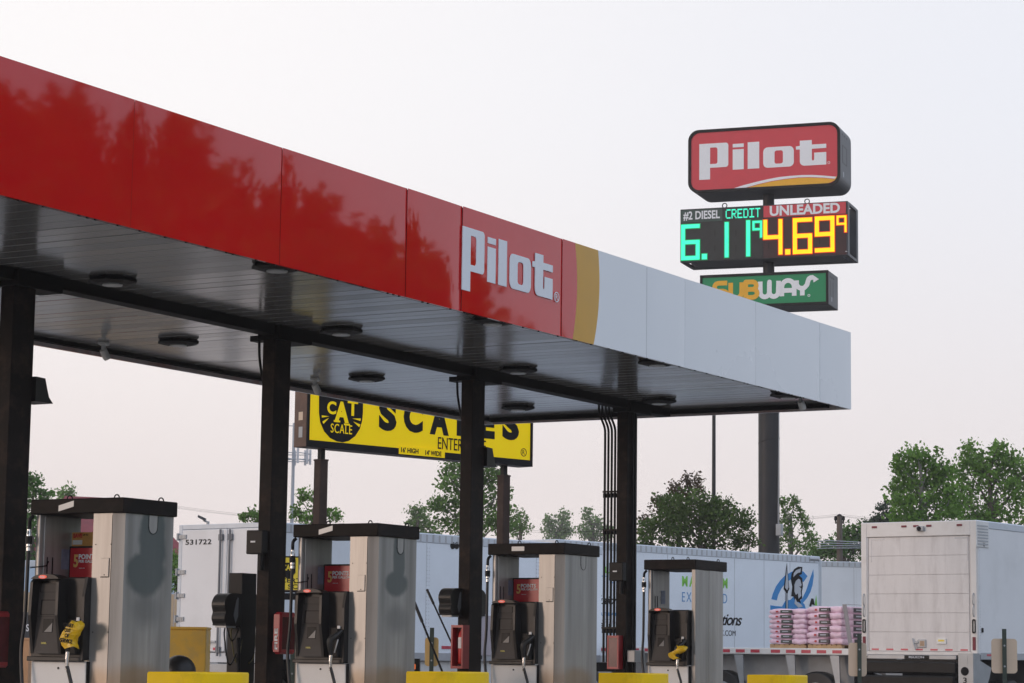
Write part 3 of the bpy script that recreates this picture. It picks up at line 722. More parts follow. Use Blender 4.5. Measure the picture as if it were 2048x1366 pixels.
    mb.tube([(xh, yh, 2.32), (xh, yh, 2.29), (xh, yh, 2.285), (xh, yh, 2.26)], [.02, .02, .024, .024], 10); mb.tube([(xh, yh, 2.19), (xh, yh, 2.17)], .024, 10); mb.tube([(xh, yh, 2.16), (xh, yh, 2.13)], .022, 10)
    link('coupling', mb, 'chrome', ho)
    mb = MB(); mb.tube([(xh, yh, 2.26), (xh, yh, 2.19)], .031, 10); mb.tube(smooth_path([(xh+.02, yh-.03, cb-.01), (xh, yh-.005, cb-.05), (xh, yh, 2.32)]), .017, 8)
    link('breakaway', mb, 'black', ho)
    return t, (X+cf-.13, yc+ny+.05, zb)
M['badge'] = mat('lit red badge', (0.5, 0.05, 0.03), 0.4, emit=(0.9, 0.12, 0.07), es=0.55)
M['label_yellow'] = mat('yellow label print', (0.65, 0.58, 0.12), 0.5)
PX = [XC0+SP*k for k in range(4)]
pumps = [make_pump(0, PX[0], 13.318, 1.056, .76, 1, 'nearest steel fuel pump with brown cap, yellow poster topper and bagged nozzle'),
         make_pump(1, PX[1], 13.352, 1.05, .80, 2, 'stained steel fuel pump with slanted sticker on its dark cap, second from left'),
         make_pump(2, PX[2], 13.418, 1.037, .88, 3, 'clean steel fuel pump with unstained side, third from left'),
         make_pump(3, PX[3], 13.676, .763, .98, 4, 'narrow farthest fuel pump without a red poster, crumpled yellow bag on its nozzle')]

# yellow bags over two nozzles
def bag(p, label, crumple, s=1.0):
    t = thing('nozzle_bag', label, 'bag', p, 0, 'yellow bags tied over pump nozzles')
    rg = random.Random(5+int(crumple*10)); V = []; Fs = []; n, m = 18, 16
    for i in range(m+1):
        v = i/m; z = (.115+.235*v)*s; wd = (.062+.026*math.sin(v*3.0))*(1 - .55*max(0, v-.85)/.15)
        for k in range(n):
            a = 2*math.pi*k/n; ca, sa = math.cos(a), math.sin(a)
            ex = .055*math.copysign(abs(ca)**.7, ca); ey = wd*math.copysign(abs(sa)**.7, sa)
            rr = 1 + crumple*.16*math.sin(3*a+v*9)*math.sin(v*7+a) + rg.uniform(-.05, .05)
            V.append((ex*rr, ey*rr*s + (.04*math.sin(v*5) if crumple < .8 else .07*math.sin(v*6)), z+.012*math.sin(2*a+v*4)))
    for i in range(m):
        for k in range(n): k2 = (k+1) % n; Fs.append((i*n+k, i*n+k2, (i+1)*n+k2, (i+1)*n+k))
    Fs.append(tuple(range(n))[::-1]); Fs.append(tuple(range(m*n, m*n+n)))
    link('bag_body', MB().add(V, Fs), 'yellow_bag', t)
    return t
b1 = bag(tuple(np.array(pumps[0][1])-np.array((0, .045, 0))), 'smooth yellow SORRY OUT OF SERVICE bag over the nearest pump nozzle', .35, .94)
for k, (s_, z_) in enumerate((('SORRY', .305), ('OUT', .260), ('OF', .215), ('SERVICE', .170))):
    wd = {5: .058, 3: .034, 2: .024, 7: .070}[len(s_)]
    text('lettering', s_, 'ink', b1, (-.077, -.015+.006*k, z_-.004), NX, (-wd, -.018, wd, .018), .035, .003, rot=-.12)
bag(pumps[3][1], 'small crumpled yellow bag over the farthest pump nozzle', 1.3, .72)

# ------------------------------------------------------------------ island furniture
def guard(X, label, zt, wid):
    t = thing('island_guard', label, 'guard', (X, 12.70, 0), 0, 'yellow guards at the pump island ends')
    P = []
    for k in range(17):
        a = math.pi + math.pi*k/16; P.append((wid*math.copysign(abs(math.cos(a))**.55, math.cos(a)), .30*math.sin(a)*abs(math.sin(a))**-.3 if abs(math.sin(a)) > 1e-4 else 0))
    P += [(wid, .27), (-wid, .27)]
    mb = MB(); n = len(P); V = [(x, y, 0) for x, y in P] + [(x, y, zt-.012) for x, y in P] + [(x*.985, y*.97, zt) for x, y in P] + [(x*.93, y*.86+.01, zt) for x, y in P] + [(x*.92, y*.85+.01, zt-.05) for x, y in P]
    for j in range(4):
        mb.add([V[j*n+k] for k in range(n)]+[V[(j+1)*n+k] for k in range(n)], [(k, (k+1) % n, n+(k+1) % n, n+k) for k in range(n)], False)
    mb.add(V[4*n:], [tuple(range(n))])
    link('guard_body', mb, 'yellow_guard', t); return t
for k, lab in enumerate(('yellow steel island guard in front of the first pump island, nearest and leftmost', 'yellow island guard with a bin and tan sign behind it, right of the second pump', 'yellow island guard below the column with pipes, beside the third pump', 'yellow island guard rightmost, in front of the flatbed wheels')):
    p = onX((402, 893, 1261, 1554)[k], 1342, PX[k]+.0)
    z = EYE - (37, 30, 28, 28)[k]/FPX*(20.96, 24.5, 28.1, 31.6)[k]
    guard(p.x, lab, z, .42)

# red fire extinguisher cabinets on the columns
def ext_cab(xf, d, pl_, pr_, pt, pb, label, mode):
    a = onX(pl_, pb, xf); b = onX(pr_, pt, xf); w_ = (a.y-b.y)/2; h = b.z-a.z
    t = thing('extinguisher_cabinet', label, 'fire cabinet', (xf+d, (a.y+b.y)/2, a.z), 0, 'red fire extinguisher cabinets on the columns')
    if mode == 'closed':
        mb = MB(); mb.box(-d, 0, -w_, w_, 0, h, .02); bd = link('cabinet_body', mb, 'red_paint', t)
        link('door', MB().box(-d-.012, -d-.001, -w_+.005, w_-.005, .02, h-.02, .004), 'red_paint', t)
        text('lettering', 'FIRE', 'logo_white', t, (-d-.013, 0, h*.36), (Vector((0, 0, 1)), Vector((0, 1, 0)), Vector((-1, 0, 0))), (-.11, -.02, .11, .02), .03)
        link('side_panel', MB().box(-d+.03, -.02, -w_-.004, -w_-.0005, .05, h-.05, .003), M['maroon_glass'], t)
        link('latch', MB().tube([(-d-.03, w_-.02, h*.1), (-d-.03, w_-.02, h*.3)], .006, 6), 'red_paint', t)
    else:
        mb = MB(); mb.box(-d, 0, -w_, -w_+.02, 0, h); mb.box(-d, 0, w_-.02, w_, 0, h); mb.box(-d+.001, 0, -w_+.02, w_-.02, h-.03, h-.001); mb.box(-d+.001, 0, -w_+.02, w_-.02, .001, .03); mb.box(-.02, 0, -w_+.02, w_-.02, .03, h-.03)
        link('cabinet_body', mb, 'red_paint', t)
        if mode == 'open':
            prof = [(.0, .03), (.056, .04), (.06, .06), (.06, .36), (.05, .40), (.022, .43), (.02, .46)]
            mb = MB(); mb.tube([(-d*.55, -.03, z+.02) for r, z in prof], [max(r*.75, .001) for r, z in prof], 14); e = link('extinguisher', mb, 'red_bright', t)
            link('label_plate', MB().tube([(-d*.55, -.03, .24), (-d*.55, -.03, .37)], .0465, 14, False), 'logo_white', e)
            link('handle', MB().box(-d*.55-.06, -d*.55+.03, -.045, -.015, .47, .50, .004).box(-d*.55-.07, -d*.55+.03, -.04, -.02, .515, .53, .003), 'black', e)
        else:
            link('label_plate', MB().box(-.024, -.0205, -.05, .03, .3, .42), 'logo_white', t)
            link('window', MB().box(-d+.004, -d+.008, -w_+.02, w_-.02, .03, h-.03), M['maroon_glass'], t)
    return t
ext_cab(PX[0]-.36, .2, -24, -8, 1222, 1335, 'red cabinet on the nearest column, cut by the left edge of the photo', 'closed')
ext_cab(PX[1]-.10, .28, 546, 562, 1224, 1308, 'closed red cabinet on the second column with white lettering on its front', 'closed')
ext_cab(PX[2]-.305, .15, 901, 926, 1250, 1337, 'open red cabinet with a fire extinguisher inside on the third column', 'open')
ext_cab(PX[3]-.285, .13, 1214, 1237, 1271, 1338, 'red windowed cabinet on the fourth column below its pipes', 'empty')

# twin towel dispensers
def pods(X, yc, zc, h, post, label):
    t = thing('towel_dispenser', label, 'dispenser', (X, yc, 0), 0, 'black twin towel dispensers on the islands')
    if post:
        link('post', MB().box(-.13, .13, -.09, .09, 0, 2.10, .006), 'black', t)
    prof = [(.02, .17), (-.16, .17), (-.24, .145), (-.285, .09), (-.295, .045), (-.282, .0), (-.272, -.03), (-.285, -.065), (-.29, -.10), (-.265, -.15), (-.25, -.17), (.02, -.17)]
    for s in (-1, 1):
        P = [((v.x-.13)*(-s), zc+v.y*h) for v in smooth_path([Vector((a, b_, 0)) for a, b_ in prof], 3)]
        mb = MB(); mb.prism(P, 'y', -.085, .085)
        pd = link('pod', mb, 'plastic', t)
        L_ = [(-.16, .10), (-.19, .0), (-.205, -.06), (-.165, -.145), (-.125, -.07), (-.122, .12), (-.135, .13)]
        V = [((x-.06)*(-s), -.088, zc+z*h) for x, z in L_]; V2 = [(a, -.0855, c_) for a, b_, c_ in V]
        n = len(V); mb = MB().add(V+V2, [tuple(range(n)), tuple(range(n, 2*n))[::-1]] + [(k, (k+1) % n, n+(k+1) % n, n+k) for k in range(n)])
        link('pod_window', mb, 'glass_grey', pd)
        link('drip_tray', MB().box((-.37)*(-s), (-.20)*(-s), -.07, .07, zc-.17*h-.02, zc-.17*h-.001), 'galv', pd)
    if post:
        for k, (x0, x1, zl, r) in enumerate(((-.36, -.13, 1.13, .008), (-.33, -.17, 1.38, .007), (-.24, -.12, 1.15, .009))):
            link('cable', MB().tube(smooth_path([(x0, -.05, zc-.19), (x0-.02, -.06, (zc+zl)/2), (x0+.06, -.08, zl), (x1+.02, -.08, (zc+zl)/2), (x1, -.03, zc-.1)]), r, 6), 'cable_tan' if k == 2 else 'black', t)
        link('cable', MB().tube(smooth_path([(.17, -.05, zc-.19), (.16, -.06, 1.35), (.08, -.1, 1.2), (-.02, -.12, 1.15)]), .008, 6), 'cable_tan', t)
        link('squeegee', MB().tube([(-.17, -.10, 1.0), (-.19, -.10, 1.42)], .022, 8), 'black', t)
    return t
p = atD(484, 1220, 25.75); pods(p.x, p.y, 1.71, 1.0, True, 'black post with twin towel dispensers and hanging cables behind the second column')
p = onX(942, 1205, PX[2]); pods(PX[2]+.01, 15.06, 1.90, .95, False, 'black twin towel dispenser wrapped round the third column above the open red cabinet')
# long squeegee handles
def stick(p0, p1, r, label, name='squeegee_pole', cat='pole'):
    a = Vector(p0); b = Vector(p1)
    t = thing(name, label, cat, (a.x, a.y, a.z), 0, 'long squeegee handles at the second island')
    d = b-a; link('handle', MB().tube([(0, 0, 0), d*.8], r, 8), 'black', t); link('grip', MB().tube([d*.8, d], r*1.5, 8), 'rubber', t)
P0, P1 = onX(905, 1290, PX[2]+.15), onX(854, 1179, PX[2]+.15)
stick(P0+(P0-P1)*.3, P1, .011, 'long thin black handle leaning behind the open red cabinet')
P0, P1 = onX(884, 1342, PX[2]-.9), onX(826, 1198, PX[2]-.9)
stick(P0+(P0-P1)*.6, P1, .013, 'long thin black handle crossing in front of the tan sign')

# yellow storage cabinet and round bin near the first pump
p = atD(376, 1254, 27.0)
t = thing('yellow_cabinet', 'scuffed orange yellow metal cabinet behind the nearest pump', 'cabinet', (p.x, p.y, 0), R_(30-90))
link('body', MB().box(-.55, .232, -.2, .2, 0, p.z-.03, .01), 'yellow_old', t); link('lid', MB().box(-.56, .238, -.21, .21, p.z-.03, p.z, .008), 'yellow_old', t)
p = atD(359, 1310, 23.5)
t = thing('round_bin', 'black round bin with a domed lid in front of the yellow cabinet', 'bin', (p.x, p.y, 0))
link('body', MB().tube([(0, 0, 0), (0, 0, 1.0)], .15, 20), 'plastic', t); link('dome_lid', MB().ball((0, 0, p.z-.165), .165, 1, 1, 1.0, 20, 12, -.2), 'plastic', t)
# bin on second island
p = atD(815, 1317, 27.5)
t = thing('waste_bin', 'black bin with an orange mark behind the second yellow guard', 'bin', (p.x, p.y, 0), R_(30-90))
link('body', MB().prism([(-.16, 0), (.16, 0), (.14, p.z), (-.16, p.z)], 'y', -.15, .15), 'black', t)
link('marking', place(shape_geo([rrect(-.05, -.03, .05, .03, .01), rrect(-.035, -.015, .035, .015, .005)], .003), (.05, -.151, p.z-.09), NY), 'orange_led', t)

# signs seen from behind, each on a green post
def back_sign(px0, px1, py0, py1, D, label, m='beige', lean=0.0, off=0.0):
    a = atD((px0+px1)/2, (py0+py1)/2, D); w_ = (px1-px0)/FPX*D; h = (py1-py0)/FPX*D
    t = thing('lot_sign', label, 'sign', (a.x, a.y, 0), R_(30-90), 'small lot signs seen from behind')
    zc = a.z
    link('sign_plate', place(shape_geo([rrect(-w_/2, zc-h/2, w_/2, zc+h/2, .05)], .008), (0, 0, 0), NY), m, t)
    x = off*w_
    mb = MB(); z1 = zc+h/2+.14
    mb.prism([(x-.032, -.055), (x+.032, -.055), (x+.022, -.010), (x-.022, -.010)], 'z', 0, z1)
    link('post', mb, 'post_green', t)
    mb = MB()
    for z in (zc+h*.3, zc-h*.3): mb.disc((x, -.058, z), .014, 'y', .012, 8)
    link('bolt', mb, 'galv', t)
back_sign(850, 877, 1275, 1332, 36, 'tan yellow sign back on a dark post behind the second yellow guard', 'tan_back')
back_sign(1697, 1733, 1286, 1352, 37, 'beige sign back on a post in front of the box truck bumper', 'beige', off=.08)
back_sign(1983, 2034, 1278, 1346, 35, 'grey beige sign back at the right edge in front of the box truck side', M['beige'], off=-.02)
back_sign(582, 601, 1262, 1368, 34, 'peach sign back seen between the second column and the second pump', 'beige', off=-.3)

# ------------------------------------------------------------------ tall roadside pylon sign
DP = 90.0
base = atD(1538, 1100, DP)
rzP = YAW - R_(109.6)
py_ = thing('pylon_sign', 'tall dark pylon with red, fuel price and green signs stacked on it', 'pylon sign', (base.x, base.y, 0), rzP)
INV = (Matrix.Translation((base.x, base.y, 0)) @ Matrix.Rotation(rzP, 4, 'Z')).inverted()
def onPl(px, py, y=0.0):                    # pylon-local point on its plane local y
    q = INV @ atD(px, py, 10); o = INV @ Vector((0, 0, EYE)); d = q-o; k = (y-o.y)/d.y; return o + d*k
mb = MB(); mb.tube([(0, 0, 0), (0, 0, 11.2)], .395, 32); mb.tube([(0, 0, 11.2), (0, 0, 11.45)], [.395, .22], 32, False); mb.tube([(0, 0, 11.4), (0, 0, 19.2)], .215, 24)
for z in (3.0, 6.2, 9.6): 
    mb.tube([(.398*math.cos(a), .398*math.sin(a), z+.28*math.sin(a*.5+z)) for a in [2*math.pi*k/24 for k in range(25)]], .012, 5, False)
link('pole', mb, 'pole_metal', py_)
p = onPl(1559, 1060, -.3); mbx = link('meter_box', MB().box(.36, .58, -.45, -.15, p.z-.22, p.z+.22, .02), 'galv', py_)
link('cable', MB().tube([(.40, -.2, p.z+.2), (.41, -.1, 11)], .02, 6), 'galv', py_)
def sign_box(name, pl_, pr_, ptl, pbl, y, dep, m, round_=0.0):
    a = onPl(pl_[0], pl_[1], y); b = onPl(pr_[0], pr_[1], y); c_ = onPl(pl_[0], pbl, y)
    return a.x, b.x, c_.z, a.z
FR = (Vector((1, 0, 0)), Vector((0, 0, 1)), Vector((0, -1, 0)))
# red word mark sign
yf = -1.0; dep = 1.95
x0 = onPl(1377, 320, yf).x; x1 = onPl(1681, 300, yf).x; z1 = onPl(1390, 261, yf).z; z0 = onPl(1390, 387, yf).z
mb = place(shape_geo([rrect(x0, z0, x1, z1, .42, 7)], dep), (0, yf+dep, 0), FR)
cabt = link('sign_cabinet', mb, 'cabinet', py_)
mb = place(shape_geo([rrect(x0+.0, z0+.0, x1, z1, .42, 7), rrect(x0+.11, z0+.11, x1-.11, z1-.11, .34, 7)], .06), (0, yf, 0), FR)
link('sign_rim', mb, 'black', cabt)
fx0, fx1, fz0, fz1 = x0+.11, x1-.11, z0+.11, z1-.11
face = link('sign_face', place(shape_geo([rrect(fx0, fz0, fx1, fz1, .34, 7)], .02), (0, yf-.005, 0), FR), 'pylon_red', py_)
def pm(u, v): return (fx0 + (u+55)/960*(fx1-fx0), fz1 - (v+74)/374*(fz1-fz0))
wh = [pm(*q) for q in [(215, 303), (290, 283), (375, 266), (450, 253), (525, 243), (600, 239), (675, 238), (745, 241), (820, 250), (904, 262)]]
ye = [pm(*q) for q in [(904, 276), (820, 263), (725, 254), (650, 252), (560, 257), (475, 266), (390, 281), (300, 301)]]
link('swoosh', place(shape_geo([wh + [pm(904, 276)] + ye[1:] + [pm(290, 303)]], .004), (0, yf-.026, 0), FR), 'logo_white', face)
yl2 = [(x, z-.02) for x, z in ye]
link('swoosh', place(shape_geo([[yl2[0]] + yl2[1:] + [(fx1-.36, fz0+.004), (fx1-.16, fz0+.08), (fx1-.03, fz0+.26)]], .004), (0, yf-.0265, 0), FR), 'sub_yellow', face)
a = pm(0, 233); b = pm(833, 0)
link('lettering', place(LG, (0, yf-.027, 0), FR, (a[0], a[1], b[0], b[1])), 'logo_white', face)
q = pm(849, 168); link('registered_mark', place(shape_geo([oval(q[0], q[1], .05, .05), oval(q[0], q[1], .036, .036)], .004), (0, yf-.026, 0), FR), 'logo_white', face)
mb = MB()
for i in (.35, .75, 1.15): mb.disc((x1+.002, yf+i, z1-.42), .035, 'x', .012, 10)
mb.box(x1-.001, x1+.006, yf+.35, yf+1.15, z0+.95, z0+.97); mb.box(x1-.001, x1+.006, yf+.35, yf+1.15, z0+1.6, z0+1.62); mb.box(x1-.001, x1+.006, yf+.35, yf+.37, z0+.97, z0+1.6); mb.box(x1-.001, x1+.006, yf+1.13, yf+1.15, z0+.97, z0+1.6)
link('hatch', mb, 'black', cabt)
link('label_plate', MB().box(x1-.001, x1+.005, yf+.45, yf+.6, z0+.42, z0+.62), 'galv', cabt)
# price sign
yf = -.97; dep = 1.9
x0 = onPl(1360.5, 470, yf).x; x1 = onPl(1696, 455, yf).x; z1 = onPl(1361, 419, yf).z; z0 = onPl(1361, 525, yf).z
xm_ = onPl(1526.5, 460, yf).x
mb = MB(); mb.box(x0, x1, yf, yf+.30, z0, z1, .01); mb.box(x0, x1, yf+dep-.30, yf+dep, z0, z1, .01); mb.box(x0+.6, x0+.75, yf+.3, yf+dep-.3, z1-.14, z1-.02); mb.box(x1-.12, x1, yf+.3, yf+dep-.3, z1-.1, z1); mb.box(x1-.12, x1, yf+.3, yf+dep-.3, z0, z0+.1); mb.box(x0, x0+.12, yf+.3, yf+dep-.3, z0, z0+.1); mb.box(x0+.3, x1-.3, yf+.3, yf+dep-.3, z0+.02, z0+.06)
pb = link('price_cabinet', mb, 'cabinet', py_)
mb = MB()
for px in (1448, 1613):
    X_ = onPl(px, 400, yf).x; mb.tube([(X_+.09*math.cos(a_), yf+.1, z1+.08+.09*math.sin(a_)) for a_ in [2*math.pi*k/12 for k in range(13)]], .02, 6, False)
link('lifting_ring', mb, 'black', pb)
hz = (z1-z0)*.245
def pu(zx, zy, side):                      # point on the zoomed picture of the sign -> plane coordinates
    q = onPl(1330+zx*420/1366, 220+zy*420/1366, yf-.03); return q.x, q.z
dl = link('diesel_display', MB().box(x0+.02, xm_-.01, yf-.03, yf-.001, z0+.03, z1-.02), 'display', py_)
dr = link('unleaded_display', MB().box(xm_+.01, x1-.06, yf-.03, yf-.001, z0+.03, z1-.02), 'display_red', py_)
hl = link('header_panel', MB().box(x0+.03, onPl(1445, 430, yf).x, yf-.04, yf-.031, z1-hz-.02, z1-.05), M['slate_green'] if 'slate_green' in M else 'cabinet', dl)
zt_, zb2 = pu(640, 612, 0)[1], pu(640, 700, 0)[1]
hr = link('header_panel', MB().box(xm_+.02, x1-.07, yf-.04, yf-.031, zb2, z1-.04), 'pylon_red', dr)
def sgn_text(name, s_, m, par, A, B, bold=.02, sp=1.0, d=.05):
    a = pu(*A, 0); b = pu(*B, 0); text(name, s_, m, par, (0, yf-d, 0), FR, (a[0], a[1], b[0], b[1]), bold, .006, sp)
sgn_text('lettering', '#2 DIESEL', 'logo_white', hl, (120, 722), (358, 650), .025)
sgn_text('lettering', 'UNLEADED', 'logo_white', hr, (682, 692), (1139, 602), .035)
# led words and digits as blocks of a dot matrix
FONT5 = {'C': '01111 10000 10000 10000 10000 10000 01111', 'R': '11110 10001 10001 11110 10100 10010 10001', 'E': '11111 10000 10000 11110 10000 10000 11111', 'D': '11110 10001 10001 10001 10001 10001 11110', 'I': '11111 00100 00100 00100 00100 00100 11111', 'T': '11111 00100 00100 00100 00100 00100 00100'}
a = pu(395, 708, 0); b = pu(620, 636, 0); mb = MB(); n = 6; cw = (b[0]-a[0])/(6*6-1); ch = (b[1]-a[1])/7
zsl = 0
for i, ch_ in enumerate('CREDIT'):
    for r, row in enumerate(FONT5[ch_].split()):
        for k, v in enumerate(row):
            if v == '1': X_ = a[0]+(i*6+k)*cw; Z_ = b[1]-(r+1)*ch; mb.box(X_+.002, X_+cw*.96, yf-.045, yf-.032, Z_+.002, Z_+ch*.96)
link('led_lettering', mb, 'led_green', dl)
SEG = {'a': (0, 1, 1, 1), 'g': (0, .5, 1, .5), 'd': (0, 0, 1, 0), 'f': (0, .5, 0, 1), 'e': (0, 0, 0, .5), 'b': (1, .5, 1, 1), 'c': (1, 0, 1, .5)}
DIG = {'6': 'afgedc', '1': 'bc', '4': 'fgbc', '9': 'abcfgd', 'q': 'abcfg'}
def digit(ch_, x0_, x1_, z0_, z1_, th, edge, mb, mbe):
    for s_ in DIG[ch_]:
        u0, v0, u1, v1 = SEG[s_]
        X0 = x0_+u0*(x1_-x0_-th); X1_ = x0_+u1*(x1_-x0_-th)+th; Z0 = z0_+v0*(z1_-z0_-th); Z1_ = z0_+v1*(z1_-z0_-th)+th
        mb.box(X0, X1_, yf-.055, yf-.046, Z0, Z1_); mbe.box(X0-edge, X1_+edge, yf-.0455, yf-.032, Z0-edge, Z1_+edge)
def digits(par, lst, m, me_):
    for (ch_, A, B, th) in lst:
        a = pu(*A, 0); b = pu(*B, 0); mb = MB(); mbe = MB()
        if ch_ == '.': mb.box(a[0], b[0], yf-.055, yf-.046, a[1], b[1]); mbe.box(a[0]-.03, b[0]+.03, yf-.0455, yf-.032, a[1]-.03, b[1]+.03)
        else: digit(ch_, a[0], b[0], a[1], b[1], th, .03, mb, mbe)
        o = link('led_digit', mb, m, par); link('led_halo', mbe, me_, par)  # wider dim backing paints the glow spilling round each digit
digits(dl, [('6', (106, 978), (226, 742), .145), ('.', (241, 972), (273, 936), 0), ('1', (300, 963), (414, 730), .145), ('1', (440, 956), (554, 718), .145), ('q', (570, 832), (632, 720), .075)], 'led_green', 'halo_green')
digits(dr, [('4', (641, 945), (764, 710), .145), ('.', (783, 941), (815, 906), 0), ('6', (833, 938), (957, 699), .15), ('9', (976, 927), (1102, 688), .15), ('q', (1117, 797), (1181, 685), .075)], 'led_yellow', 'halo_red')
mb = MB()
for zx, zy in ((325, 800), (462, 800), (325, 900), (462, 900), (675, 885), (1007, 850)):
    q = pu(zx, zy, 0); mb.box(q[0]-.012, q[0]+.012, yf-.034, yf-.0305, q[1]-.12, q[1]+.12)
link('module_seam', mb, 'black', dl)
q = pu(1180, 920, 0); link('maker_plate', MB().box(q[0]-.04, q[0]+.03, yf-.036, yf-.031, q[1]-.01, q[1]+.015), 'logo_white', dr)
# green sandwich shop sign
yf = -.85; dep = 1.7
x0 = onPl(1400.5, 570, yf).x; x1 = onPl(1657, 560, yf).x; z1 = onPl(1401, 551, yf).z; z0 = onPl(1401, 551+67, yf).z
cb_ = link('sign_cabinet', MB().box(x0, x1, yf, yf+dep, z0, z1, .02), 'cabinet', py_)
link('sign_rim', place(shape_geo([rect(x0, z0, x1, z1), rect(x0+.09, z0+.1, x1-.09, z1-.1)], .05), (0, yf-.001, 0), FR), 'black', cb_)
face = link('sign_face', MB().box(x0+.09, x1-.09, yf-.02, yf-.001, z0+.1, z1-.1), 'green_sign', py_)
mb = MB()
for i in (.3, .6, .9): mb.disc((x1+.002, yf+i, z1-.2), .035, 'x', .012, 10)
mb.box(x1-.001, x1+.005, yf+.3, yf+.32, z0+.35, z1-.35); mb.box(x1-.001, x1+.005, yf+.8, yf+.82, z0+.35, z1-.35)
link('hatch', mb, 'black', cb_)
link('label_plate', MB().box(x1-.001, x1+.005, yf+.5, yf+.62, z0+.18, z0+.34), 'galv', cb_)
# letters as heavy strokes; box of the word in plane units
q0 = pu(322, 1240, 0); q1 = pu(920, 1095, 0)
zB, zT = pu(780, 1226, 0)[1], pu(780, 1094, 0)[1]; HH = zT-zB
ux = (pu(900, 1150, 0)[0]-pu(612, 1150, 0)[0])/2.75          # one letter width
xW = pu(612, 1150, 0)[0]; T_ = .232*HH
def LTR(strokes, ox, w_, m):
    mb = MB(); lay = 0
    for st in strokes:
        pts = [Vector((ox+p[0]*w_, zB + T_/2 + p[1]*(HH-T_))) for p in st]
        for i in range(len(pts)-1):
            a_, b_ = pts[i], pts[i+1]; d_ = (b_-a_)
            if d_.length < 1e-5: continue
            d_.normalize(); n_ = Vector((-d_.y, d_.x))*T_/2; lay += 1; y_ = yf-.022-.0006*lay
            mb.add([(q.x, y_, q.y) for q in (a_-n_, b_-n_, b_+n_, a_+n_)], [(0, 1, 2, 3)])
            if i: mb.add([(a_.x+T_/2*math.cos(R_(30*k)), y_-.0003, a_.y+T_/2*math.sin(R_(30*k))) for k in range(12)], [tuple(range(12))])
    link('lettering', mb, m, face)
S_ = [(.98, 1)] + [(.35, 1)] + arc(.30, .74, .30, 90, 270, 8, .26) + [(.55, .48)] + arc(.62, .24, .36, 90, -90, 8, .24) + [(.02, 0)]
U_ = [(.1, 1)] + arc(.5, .36, .40, 180, 360, 10, .36) + [(.9, 1)]
B_ = [(.1, 0), (.1, 1), (.55, 1)] + arc(.58, .76, .30, 90, -90, 8, .24) + [(.2, .52), (.60, .52)] + arc(.62, .26, .33, 90, -90, 8, .26) + [(.1, 0)]
W_ = [(.05, 1)] + arc(.27, .28, .21, 180, 360, 8, .28) + [(.49, .95)] + [(.49, .28)] + arc(.70, .28, .21, 180, 360, 8, .28) + [(.93, 1)]
A_ = [(.08, 0)] + arc(.5, .58, .42, 180, 0, 10, .42) + [(.92, 0)]
A2 = [(.1, .36), (.9, .36)]
Y_ = [(.06, .98), (.06, .80)] + arc(.44, .78, .38, 180, 300, 8, .32)
Y2_ = [(.46, .46), (.46, 0)]
Y3_ = [(.44, .42), (.62, .50), (.80, .68), (.85, .88), (.92, 1.05), (1.05, 1.12), (1.22, 1.13)]
xS = pu(322, 1180, 0)[0]; xU = pu(418, 1180, 0)[0]; xB = pu(516, 1180, 0)[0]
wl = xB-xU
LTR([S_], xS, wl*.86, 'sub_yellow'); LTR([U_], xU, wl*.92, 'sub_yellow'); LTR([B_], xB, wl*.9, 'sub_yellow')
xA = pu(752, 1170, 0)[0]; xY = pu(850, 1160, 0)[0]
LTR([W_], xW, (xA-xW)*.98, 'logo_white'); LTR([A_, A2], xA, (xY-xA)*.98, 'logo_white'); LTR([Y_, Y2_, Y3_], xY, (xY-xA)*.95, 'logo_white')
ar = [pu(960, 1072, 0), pu(1001, 1100, 0), pu(966, 1122, 0)]
link('lettering', place(shape_geo([ar], .006), (0, yf-.027, 0), FR), 'logo_white', face)
q = pu(936, 1206, 0); link('registered_mark', place(shape_geo([oval(q[0], q[1], .05, .05), oval(q[0], q[1], .03, .03)], .006), (0, yf-.027, 0), FR), 'logo_white', face)

# ------------------------------------------------------------------ yellow scale sign on two posts
rzC = YAW - R_(45.6); bs = atD(612, 893, 40.0)
cs = thing('scale_sign', 'wide yellow weighing scale sign with black lettering on two brown posts', 'sign', (bs.x, bs.y, 0), rzC)
INV2 = (Matrix.Translation((bs.x, bs.y, 0)) @ Matrix.Rotation(rzC, 4, 'Z')).inverted()
def onC(px, py, y=0.0):
    q = INV2 @ atD(px, py, 10); o = INV2 @ Vector((0, 0, EYE)); d = q-o; k = (y-o.y)/d.y; return o + d*k
z0 = bs.z; xe = onC(1063, 928).x; z1 = z0+1.85; dp = .33
mb = MB(); mb.box(0, xe, 0, dp, z0, z1, .01); cbx = link('sign_cabinet', mb, 'brown', cs)
link('sign_rim', place(shape_geo([rect(0, z0, xe, z1), rect(.045, z0+.115, xe-.06, z1-.1)], .03), (0, -.001, 0), FR), 'ink', cbx)
face = link('sign_face', MB().box(.045, xe-.06, -.018, -.001, z0+.115, z1-.1), 'cat_yellow', cs)
mb = MB(); mb.box(-.004, -.0005, .10, .21, z0+.45, z0+.59, .002); link('label_plate', mb, 'beige', cbx); link('label_plate', MB().box(-.004, -.0005, .10, .20, z0+.16, z0+.34, .002), 'galv', cbx)
def zc2(zx, zy, y=-.02): q = onC(560+zx*540/2048, 760+zy*240/910, y); return q.x, q.z
